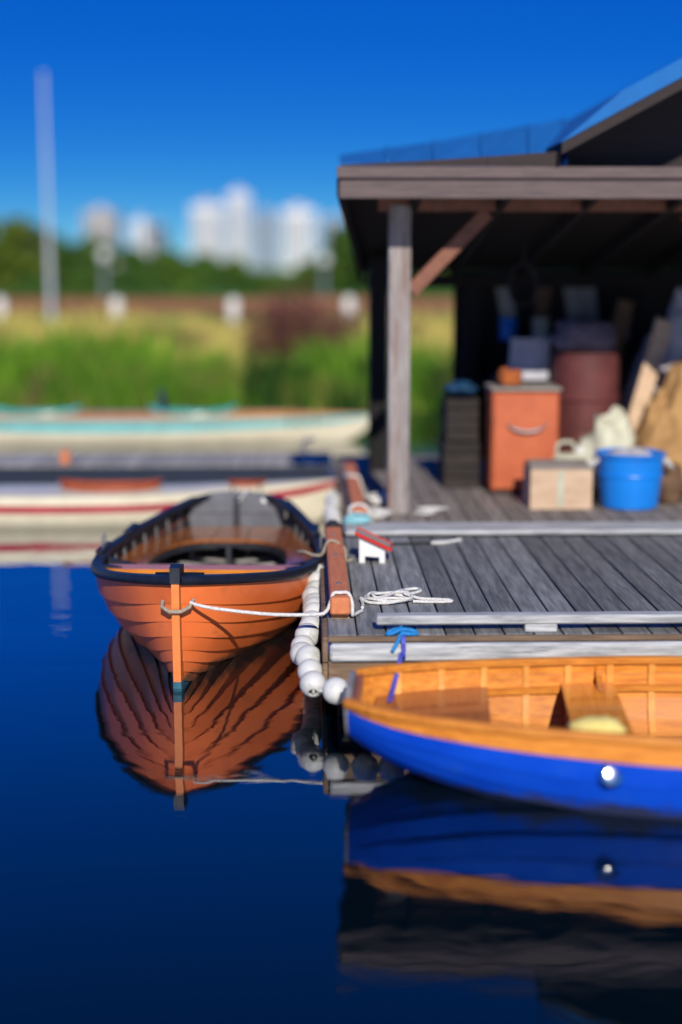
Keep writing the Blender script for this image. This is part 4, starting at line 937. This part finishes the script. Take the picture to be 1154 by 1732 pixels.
rope('rope_end', 'flat white rope hank lying on the deck right of the front post', [(.78, 10.15, DZ+.012), (.86, 10.1, DZ+.014), (.95, 10.2, DZ+.012), (1.0, 10.32, DZ+.012), (.9, 10.25, DZ+.03), (.8, 10.22, DZ+.026), (.9, 10.12, DZ+.034), (1.02, 10.27, DZ+.024)], .011, M['rope'])
rope('stern_line', 'tan and white line tying the orange rowboat gunwale to the dock rail', [(-.06, 8.62, .455), (-.02, 8.55, .47), (.03, 8.5, .46), (.085, 8.47, .47), (.12, 8.46, RT+.008), (.17, 8.46, RT+.010), (.226, 8.46, .50), (.23, 8.47, DZ+.012), (.27, 8.5, DZ+.010)], .010, M['rope_tan'])
for lab, pts_, m in COILS:
    rope('rope_coil', lab, pts_, .011, M[m], 'rope', 4, 'coils hanging in the boathouse')
# white hooked bracket on the crimson canoe's bow, standing on the pier
t = thing('hook_bracket', 'bent white metal bracket standing on the end of the narrow pier', 'bracket', (-.02, 13.70, .30))
mb = MB(); mb.tube(smooth_path([(.02, 13.70, .302), (-.02, 13.70, .40), (-.045, 13.71, .50), (-.01, 13.74, .525), (.07, 13.76, .54)], 5), .014, 8); mb.build('arm', M['white'], t, 60)
mb = MB(); mb.box(-.02, .06, 13.67, 13.74, .303, .309, .002); mb.build('foot', M['white'], t)

# white box with a red roof
def little_house():
    t = thing('wooden_house_box', 'small white wooden box on legs with red edged sloping roof on the dock', 'box', (.395, 8.50, DZ), R(84), local=True)
    w, d, lo, hi = .06, .078, .095, .165          # local +y is the tall end
    for s in (-1, 1):
        mb = MB(); mb.prism([(s*w, -d, 0), (s*w, -d+.034, 0), (s*w, -d+.034, .036), (s*w, d-.034, .042), (s*w, d-.034, 0), (s*w, d, 0), (s*w, d, hi), (s*w, -d, lo)], (-s*.014, 0, 0)); mb.build('side_panel', M['white'], t)
    mb = MB(); mb.box(-w+.0145, w-.0145, -d+.002, -d+.014, .045, lo, .001); mb.build('end_panel', M['white'], t)
    mb = MB(); mb.box(-w+.0145, w-.0145, d-.014, d-.002, .002, hi-.008, .001); mb.build('end_panel', M['white'], t)
    mb = MB(); mb.prism([(-w-.02, -d-.03, lo-.012), (w+.02, -d-.03, lo-.012), (w+.02, d+.024, hi+.014), (-w-.02, d+.024, hi+.014)], (0, 0, .012)); rf = mb.build('roof', M['card_top'], t)
    for s in (-1, 1):
        mb = MB(); mb.prism([(s*(w+.0205), -d-.03, lo-.014), (s*(w+.0205), d+.024, hi+.012), (s*(w+.0205), d+.024, hi+.034), (s*(w+.0205), -d-.03, lo+.008)], (s*.008, 0, 0)); mb.build('roof_edge', M['red'], rf)
    mb = MB(); mb.box(-w-.02, w+.02, -d-.04, -d-.031, lo-.018, lo+.008); mb.build('roof_edge', M['red'], rf)
little_house()

# blue tie on the toe rail down to the pram
rope('blue_tie', 'bright blue cord knotted round the toe rail above the pram', [(.475, 6.873, DZ+.03), (.46, 6.82, DZ+.024), (.45, 6.775, DZ+.022), (.41, 6.74, DZ+.022), (.385, 6.72, DZ+.010), (.41, 6.71, DZ+.014), (.455, 6.725, DZ+.030), (.51, 6.735, DZ+.022), (.53, 6.72, DZ+.010), (.49, 6.705, DZ+.012), (.455, 6.70, DZ+.016), (.43, 6.66, DZ-.02), (.405, 6.65, DZ-.06)], .010, M['rope_blue'])
mb = MB(); path = smooth_path([(.46, 6.70, DZ+.012), (.46, 6.655, DZ-.01), (.46, 6.64, DZ-.09), (.445, 6.50, DZ-.05), (.435, 6.44, .41), (.42, 6.36, .38), (.39, 6.24, .31), (.36, 6.08, .285)], 6)
rows = [[p + Vector((-.011,0,0)), p + Vector((.011,0,0)), p + Vector((.011,0,.003)), p + Vector((-.011,0,.003))] for p in path]
mb.grid(rows, close=True); tag(mb.build('webbing_strap', M['rope_violet']), 'violet blue strap hanging from the toe rail into the pram bow', 'strap')

# ------------------------------------------------------------------ park on the far bank
def gz(x, y): return ground_z(x, y)
# fence: one low fence of white posts and a brown rail
FY = 37.0
fx = [U(px, 540, Y=FY).x for px in (-390, -194, 2, 198, 395, 590, 786, 982)]
fence = thing('park_fence', 'low fence of white posts carrying a red brown rail across the grass', 'fence', (fx[3], FY, gz(fx[3], FY)))
zs = []
for x in fx:
    z = gz(x, FY); zs.append(z)
    mb = MB(); mb.box(x-.13, x+.13, FY-.13, FY+.13, z-.05, z+.72, .03); p = mb.build('post', M['white'], fence)
    mb = MB(); mb.lathe([(.12, 0), (.10, .04), (0, .06)], 12, (x, FY, z+.72)); mb.build('post_cap', M['white'], p, 50)
for a, b, za, zb_ in zip(fx[:-1], fx[1:], zs[:-1], zs[1:]):
    mb = MB(); mb.bar((a+.02, FY+.16, za+.58), (b-.02, FY+.16, zb_+.58), .09, .34, c=.01); mb.build('rail', M['fence_rail'], fence)
# flagpole
px_, pz_ = U(88, 556, Y=36.2), 0
z0 = gz(px_.x, 36.2)
fpole = thing('flagpole', 'tall white flagpole standing in the dry grass before the fence', 'flagpole', (px_.x, 36.2, z0))
mb = MB(); mb.tube([(px_.x, 36.2, z0-.05), (px_.x, 36.2, 3), (px_.x, 36.2, 6.75)], .085, 16, r2=.035); mb.build('pole', M['pole'], fpole, 50)
mb = MB(); mb.lathe([(.0, 0), (.26, 0), (.26, .08), (.17, .16), (0, .16)], 16, (px_.x, 36.2, z0)); mb.build('base', M['pole'], fpole, 40)
mb = MB(); mb.lathe([(.03, 0), (.06, .03), (.065, .07), (.045, .11), (0, .13)], 16, (px_.x, 36.2, 6.73)); mb.build('finial', M['pole'], fpole, 60)
# lamp posts
for px, top, lab in ((177, 440, 'grey lamp post behind the park fence near the flagpole'), (548, 448, 'grey lamp post beyond the reddish weeds near the boathouse')):
    p = U(px, 480, Y=62); zg = gz(p.x, 62); zt = U(px, top, Y=62).z
    t = thing('lamp_post', lab, 'lamp post', (p.x, 62, zg), group='lamp posts in the park')
    mb = MB(); mb.tube([(p.x, 62, zg-.05), (p.x, 62, zt)], .12, 10, r2=.08); mb.build('pole', M['steel'], t, 50)
    mb = MB(); mb.lathe([(.06, 0), (.22, .06), (.24, .34), (.12, .44), (0, .46)], 14, (p.x, 62, zt)); mb.build('lamp_head', M['white'], t, 40)

def tree(name, label, px, top_py, wpx, Y, m, seed, n=2200, leaf=.30, group='trees along the park', cat='tree'):
    random.seed(seed); b = U(px, 480, Y=Y); zg = gz(b.x, Y); zt = U(px, top_py, Y=Y).z; Hh = zt - zg; W = wpx*Y/FPX/2
    t = thing(name, label, cat, (b.x, Y, zg), group=group, local=True)
    mb = MB(); bend = [Vector((random.uniform(-.15,.15)*k, random.uniform(-.15,.15)*k, Hh*.16*k - .05)) for k in range(5)]
    mb.tube(smooth_path(bend, 3), Hh*.035, 8, r2=Hh*.016)
    for k in range(7):
        a = random.uniform(0, 6.28); s = bend[random.choice((1,2,3))]
        mb.tube(smooth_path([s, s + Vector((math.cos(a)*W*.3, math.sin(a)*W*.3, Hh*.16)), s + Vector((math.cos(a)*W*.62, math.sin(a)*W*.62, Hh*.30))], 3), Hh*.014, 6, r2=Hh*.005)
    mb.build('trunk', M['bark'], t, 60)
    clumps = []
    for k in range(26):
        u = random.random(); zc = lerp(.14, .96, u); rr = (math.sin(math.pi*min(1, .10 + zc*.86))**.6)*random.uniform(.25, 1)
        a = random.uniform(0, 6.28); clumps.append((Vector((math.cos(a)*rr*W*.8, math.sin(a)*rr*W*.8, zc*Hh*.93)), random.uniform(.22, .42)*min(W, Hh*.5)))
    mb = MB(); V, Fc = [], []
    for k in range(n):
        c, r = random.choice(clumps); d = Vector((random.gauss(0,1), random.gauss(0,1), random.gauss(0,1))).normalized()
        p = c + d*r*random.uniform(.55, 1.08); p.z = max(p.z, .15)
        nrm = (d + Vector((random.uniform(-.8,.8), random.uniform(-.8,.8), random.uniform(-.2,.9)))).normalized()
        x = nrm.orthogonal().normalized(); x.rotate(Matrix.Rotation(random.uniform(0, 6.28), 3, nrm)); y = nrm.cross(x); s = leaf*random.uniform(.6, 1.3)
        i = len(V); V += [p - x*s, p - y*s*.5, p + x*s, p + y*s*.5]; Fc.append((i, i+1, i+2, i+3))
    mb.v = V; mb.f = Fc; mb.m = [0]*len(Fc); mb.build('crown', m, t, None, False)
    return t
A, B_, C_ = M['leaf_a'], M['leaf_b'], M['leaf_c']
TREES = [
 ('broad dark green tree far beyond the fence, left of the flagpole', -60, 380, 170, 84, B_, 1),
 ('yellow green rounded tree just beside the flagpole', 28, 368, 130, 80, C_, 2),
 ('dark green tree directly behind the flagpole', 105, 388, 110, 88, B_, 3),
 ('bushy mid green tree between the flagpole and the tan tower', 165, 402, 100, 92, A, 4),
 ('low dark tree in front of the tan tower', 222, 420, 84, 96, B_, 5),
 ('mid green tree below the slate tower', 292, 424, 92, 94, A, 6),
 ('dark green tree below the wide white tower', 345, 428, 84, 100, B_, 7),
 ('round mid green tree below the slim tall tower', 396, 438, 78, 104, A, 8),
 ('small yellow green tree below the blue grey tower', 450, 466, 56, 96, C_, 9),
 ('small mid green tree between the white towers and the boathouse', 520, 448, 62, 90, A, 10),
 ('tall mid green tree rising beside the boathouse eave', 578, 385, 96, 78, A, 11),
 ('broad dark green tree partly hidden by the boathouse eave', 640, 340, 130, 76, B_, 12),
 ('green tree seen through the open side of the boathouse', 722, 420, 120, 84, A, 13),
]
for lab, px, top, wpx, Y, m, sd in TREES: tree('park_tree', lab, px, top, wpx, Y, m, sd)
# low hedge bushes filling below the crowns
HB = [(60, 466, 90), (135, 470, 100), (250, 466, 110), (320, 470, 96), (425, 474, 90), (485, 478, 90), (560, 470, 120), (640, 470, 110), (735, 468, 120)]
near = ['yellow green rounded tree', 'flagpole', 'tan tower', 'slate tower', 'slim tall tower', 'blue grey tower', 'second lamp post', 'boathouse eave', 'open side of the boathouse']
for k, (px, top, wpx) in enumerate(HB):
    tree('hedge_bush', 'low dark green bush on the lawn below the ' + near[k], px, top, wpx, 74 + 3*(k % 3), (B_, A)[k % 2], 40+k, 1100, .26, 'low bushes along the lawn', 'bush')

# reddish weeds
def weed(label, px, py, Y, hgt, n, seed, spread):
    random.seed(seed); b = U(px, py, Y=Y); z = gz(b.x, Y); t = thing('weed_clump', label, 'weed', (b.x, Y, z), group='dead weeds on the bank', local=True)
    mb = MB(); lf = MB()
    for k in range(n):
        a = random.uniform(0, 6.28); s = random.uniform(0, spread); p = Vector((math.cos(a)*s, math.sin(a)*s, -.03)); h_ = hgt*random.uniform(.55, 1)*(1-.35*s/spread)
        q = p + Vector((random.uniform(-.25,.25)*h_ + math.cos(a)*.12, random.uniform(-.2,.2)*h_, h_)); mid = (p+q)/2 + Vector((random.uniform(-.05,.05), 0, 0))
        mb.tube([p, mid, q], .012, 4, r2=.004, cap=False)
        for j in range(12):
            c = mid.lerp(q, random.random()) + Vector((random.gauss(0,.06), random.gauss(0,.06), random.gauss(0,.05))); d = Vector((random.uniform(-1,1), random.uniform(-1,1), random.uniform(-1,1))).normalized(); e = d.orthogonal()
            lf.add([c, c+d*.05+e*.02, c+d*.11, c+d*.05-e*.02], [(0,1,2,3)])
    mb.build('stalks', M['weed'], t, None, False); tag(lf.build('seed_heads', M['weed'], t, None, False), kind='stuff')
weed('big dark red brown weed clump on the bank near the boathouse', 505, 612, 25.6, 1.75, 140, 51, .85)
weed('small brown weed clump in the straw left of the second fence post', 145, 560, 34, .55, 26, 52, .28)
weed('thin brown weed clump in the straw slope below the fence', 268, 580, 31, .55, 22, 53, .28)
weed('sparse red brown weeds beside the boathouse corner', 585, 560, 31, .9, 36, 54, .5)

# grass: straw on the slope, green at the water's edge
def blades(name, label, m, n, yr, h0, h1, w, seed, xr=(-13, 9), dens=None):
    random.seed(seed); mb = MB(); V, Fc = [], []
    for k in range(n):
        x, y = random.uniform(*xr), random.uniform(*yr)
        if dens and random.random() > dens(x, y): continue
        z = gz(x, y)
        if z < -.02: continue
        hh = lerp(h0, h1, random.random())*(.65 + .7*max(0, mnoise.noise(Vector((x*.8, y*.8, seed))) + .4)); a = random.uniform(0, 3.14); dx, dy = math.cos(a)*w, math.sin(a)*w
        lx, ly = random.gauss(0, .28)*hh, random.gauss(0, .28)*hh
        i = len(V); V += [Vector((x-dx, y-dy, z-.02)), Vector((x+dx, y+dy, z-.02)), Vector((x+dx*.6+lx*.45, y+dy*.6+ly*.45, z+hh*.6)), Vector((x-dx*.6+lx*.45, y-dy*.6+ly*.45, z+hh*.6)), Vector((x+lx, y+ly, z+hh))]
        Fc += [(i, i+1, i+2, i+3), (i+3, i+2, i+4)]
    mb.v, mb.f, mb.m = V, Fc, [0]*len(Fc)
    o = mb.build(name, m, None, None, False); return tag(o, label, 'grass', kind='stuff')
def edge(x): return 21.6 + .5*math.sin(x*.31) + .25*math.sin(x*.9+1)
blades('bank_grass', 'lush green grass along the water edge of the bank', M['grass_green'], 60000, (21.0, 28), .22, .62, .013, 61, dens=lambda x, y: max(.04, 1 - max(0, y - edge(x) - 1.5 - 2.6*mnoise.noise(Vector((x*.35, y*.25, 0))))/1.0))
blades('straw_grass', 'dry straw coloured grass on the slope below the fence', M['grass_straw'], 62000, (23.0, 37.5), .14, .42, .014, 62, (-15, 11), dens=lambda x, y: min(1, max(.06, (y - edge(x) - .8)/1.4)))
blades('dry_reeds', 'dry brown reeds in patches at the water edge', M['reed'], 30000, (21.0, 22.6), .22, .6, .012, 63, dens=lambda x, y: 1.0 if mnoise.noise(Vector((x*.55, 9, 0))) > .12 else .03)

def tufts(name, label, m, spots, nb, h0, h1, w, seed):
    random.seed(seed); mb = MB(); V, Fc = [], []
    for (x0, y0, sc) in spots:
        for k in range(nb):
            a = random.uniform(0, 6.28); r_ = random.uniform(0, .28)*sc; x, y = x0 + math.cos(a)*r_, y0 + math.sin(a)*r_; z = gz(x, y)
            if z < -.3: continue
            hh = random.uniform(h0, h1)*sc; lx, ly = math.cos(a)*random.uniform(.1, .6)*hh, math.sin(a)*random.uniform(.1, .6)*hh; b = random.uniform(0, 3.14); dx, dy = math.cos(b)*w, math.sin(b)*w
            i = len(V); V += [Vector((x-dx, y-dy, z-.02)), Vector((x+dx, y+dy, z-.02)), Vector((x+dx*.7+lx*.4, y+dy*.7+ly*.4, z+hh*.65)), Vector((x-dx*.7+lx*.4, y-dy*.7+ly*.4, z+hh*.65)), Vector((x+lx, y+ly, z+hh))]
            Fc += [(i, i+1, i+2, i+3), (i+3, i+2, i+4)]
    mb.v, mb.f, mb.m = V, Fc, [0]*len(Fc); return tag(mb.build(name, m, None, None, False), label, 'grass', kind='stuff')
random.seed(88)
def spots_(n, ya, yb, s0, s1): return [(random.uniform(-12, 8), random.uniform(ya, yb), random.uniform(s0, s1)) for k in range(n)]
M['tuft_bright'] = mat('bright_green_sedge', (.22,.42,.03), (.11,.26,.018), .8, .8, (1,1,1), 0, None, 0, .2, trans=.35)
M['tuft_dark'] = mat('dark_green_sedge', (.035,.10,.014), (.018,.055,.008), .8, .8, (1,1,1), 0, None, 0, .2, trans=.25)
tufts('sedge_tufts', 'bright green sedge tufts standing up along the bank', M['tuft_bright'], spots_(70, 21.9, 25.5, .7, 1.7), 60, .35, .65, .022, 91)
tufts('dark_sedge_tufts', 'dark green sedge tufts low on the bank', M['tuft_dark'], spots_(46, 21.5, 23.2, .8, 1.8), 60, .3, .55, .022, 92)
tufts('dry_tufts', 'brown dry tufts scattered over the slope', M['reed'], spots_(60, 22.2, 36, .7, 1.6), 40, .3, .6, .016, 93)
tufts('pale_tufts', 'pale straw tufts scattered over the slope', M['grass_straw'], spots_(100, 24, 34.5, .8, 1.6), 45, .3, .6, .018, 94)

# ------------------------------------------------------------------ city towers far behind
def tower(label, px0, px1, top, Y, m, cols, rows_, depth=16, roof=None, cat='building'):
    a, b = U(px0, 400, Y=Y), U(px1, 400, Y=Y); zt = U(px0, top, Y=Y).z; zg = .5
    t = thing('tower_block', label, cat, ((a.x+b.x)/2, Y, zg), group='city towers on the horizon')
    mb = MB(); mb.box(a.x, b.x, Y, Y+depth, zg, zt); mb.build('wall', m, t)
    mb = MB(); mb.box(a.x-.4, b.x+.4, Y-.4, Y+depth+.4, zt+.01, zt+.7); rf = mb.build('roof', m, t)
    mb = MB(); mb.box(lerp(a.x, b.x, .3), lerp(a.x, b.x, .65), Y+4, Y+10, zt+.71, zt+3.2); mb.build('plant_room', M['bt'], rf)
    W = b.x-a.x; cw = W/cols; rh = (zt-3-zg)/rows_
    wm = MB(); wm.box(-cw*.22, cw*.22, -.12, .3, -rh*.36, rh*.36); me = wm.mesh('window', M['glass'])
    for i in range(cols):
        for j in range(rows_):
            share('window', me, t, (a.x + cw*(i+.5), Y, zg + 2 + rh*(j+.5)))
    for j in range(rows_):
        mb = MB(); mb.box(a.x+.2, b.x-.2, Y-.9, Y-.13, zg+2+rh*(j+.06), zg+2+rh*(j+.06)+.35); mb.build('balcony', M['bw'], t)
tower('wide white apartment tower on the horizon', 324, 378, 350, 620, M['bw'], 5, 9)
tower('slim white tower rising highest on the horizon', 386, 422, 330, 640, M['bw'], 3, 11)
tower('blue grey glass tower between the white towers', 430, 468, 366, 600, M['bb'], 4, 9)
tower('broad white tower right of the blue grey tower', 476, 534, 358, 610, M['bw'], 5, 9)
tower('low blue grey block against the boathouse eave', 542, 590, 376, 630, M['bb'], 5, 8)
tower('pale tan tower behind the trees near the flagpole', 142, 198, 362, 660, M['bt'], 4, 8)
tower('narrow white tower between the tan and slate towers', 222, 250, 378, 600, M['bw'], 2, 8)
tower('dark slate tower beside the narrow white tower', 254, 276, 388, 590, M['bd'], 2, 7)
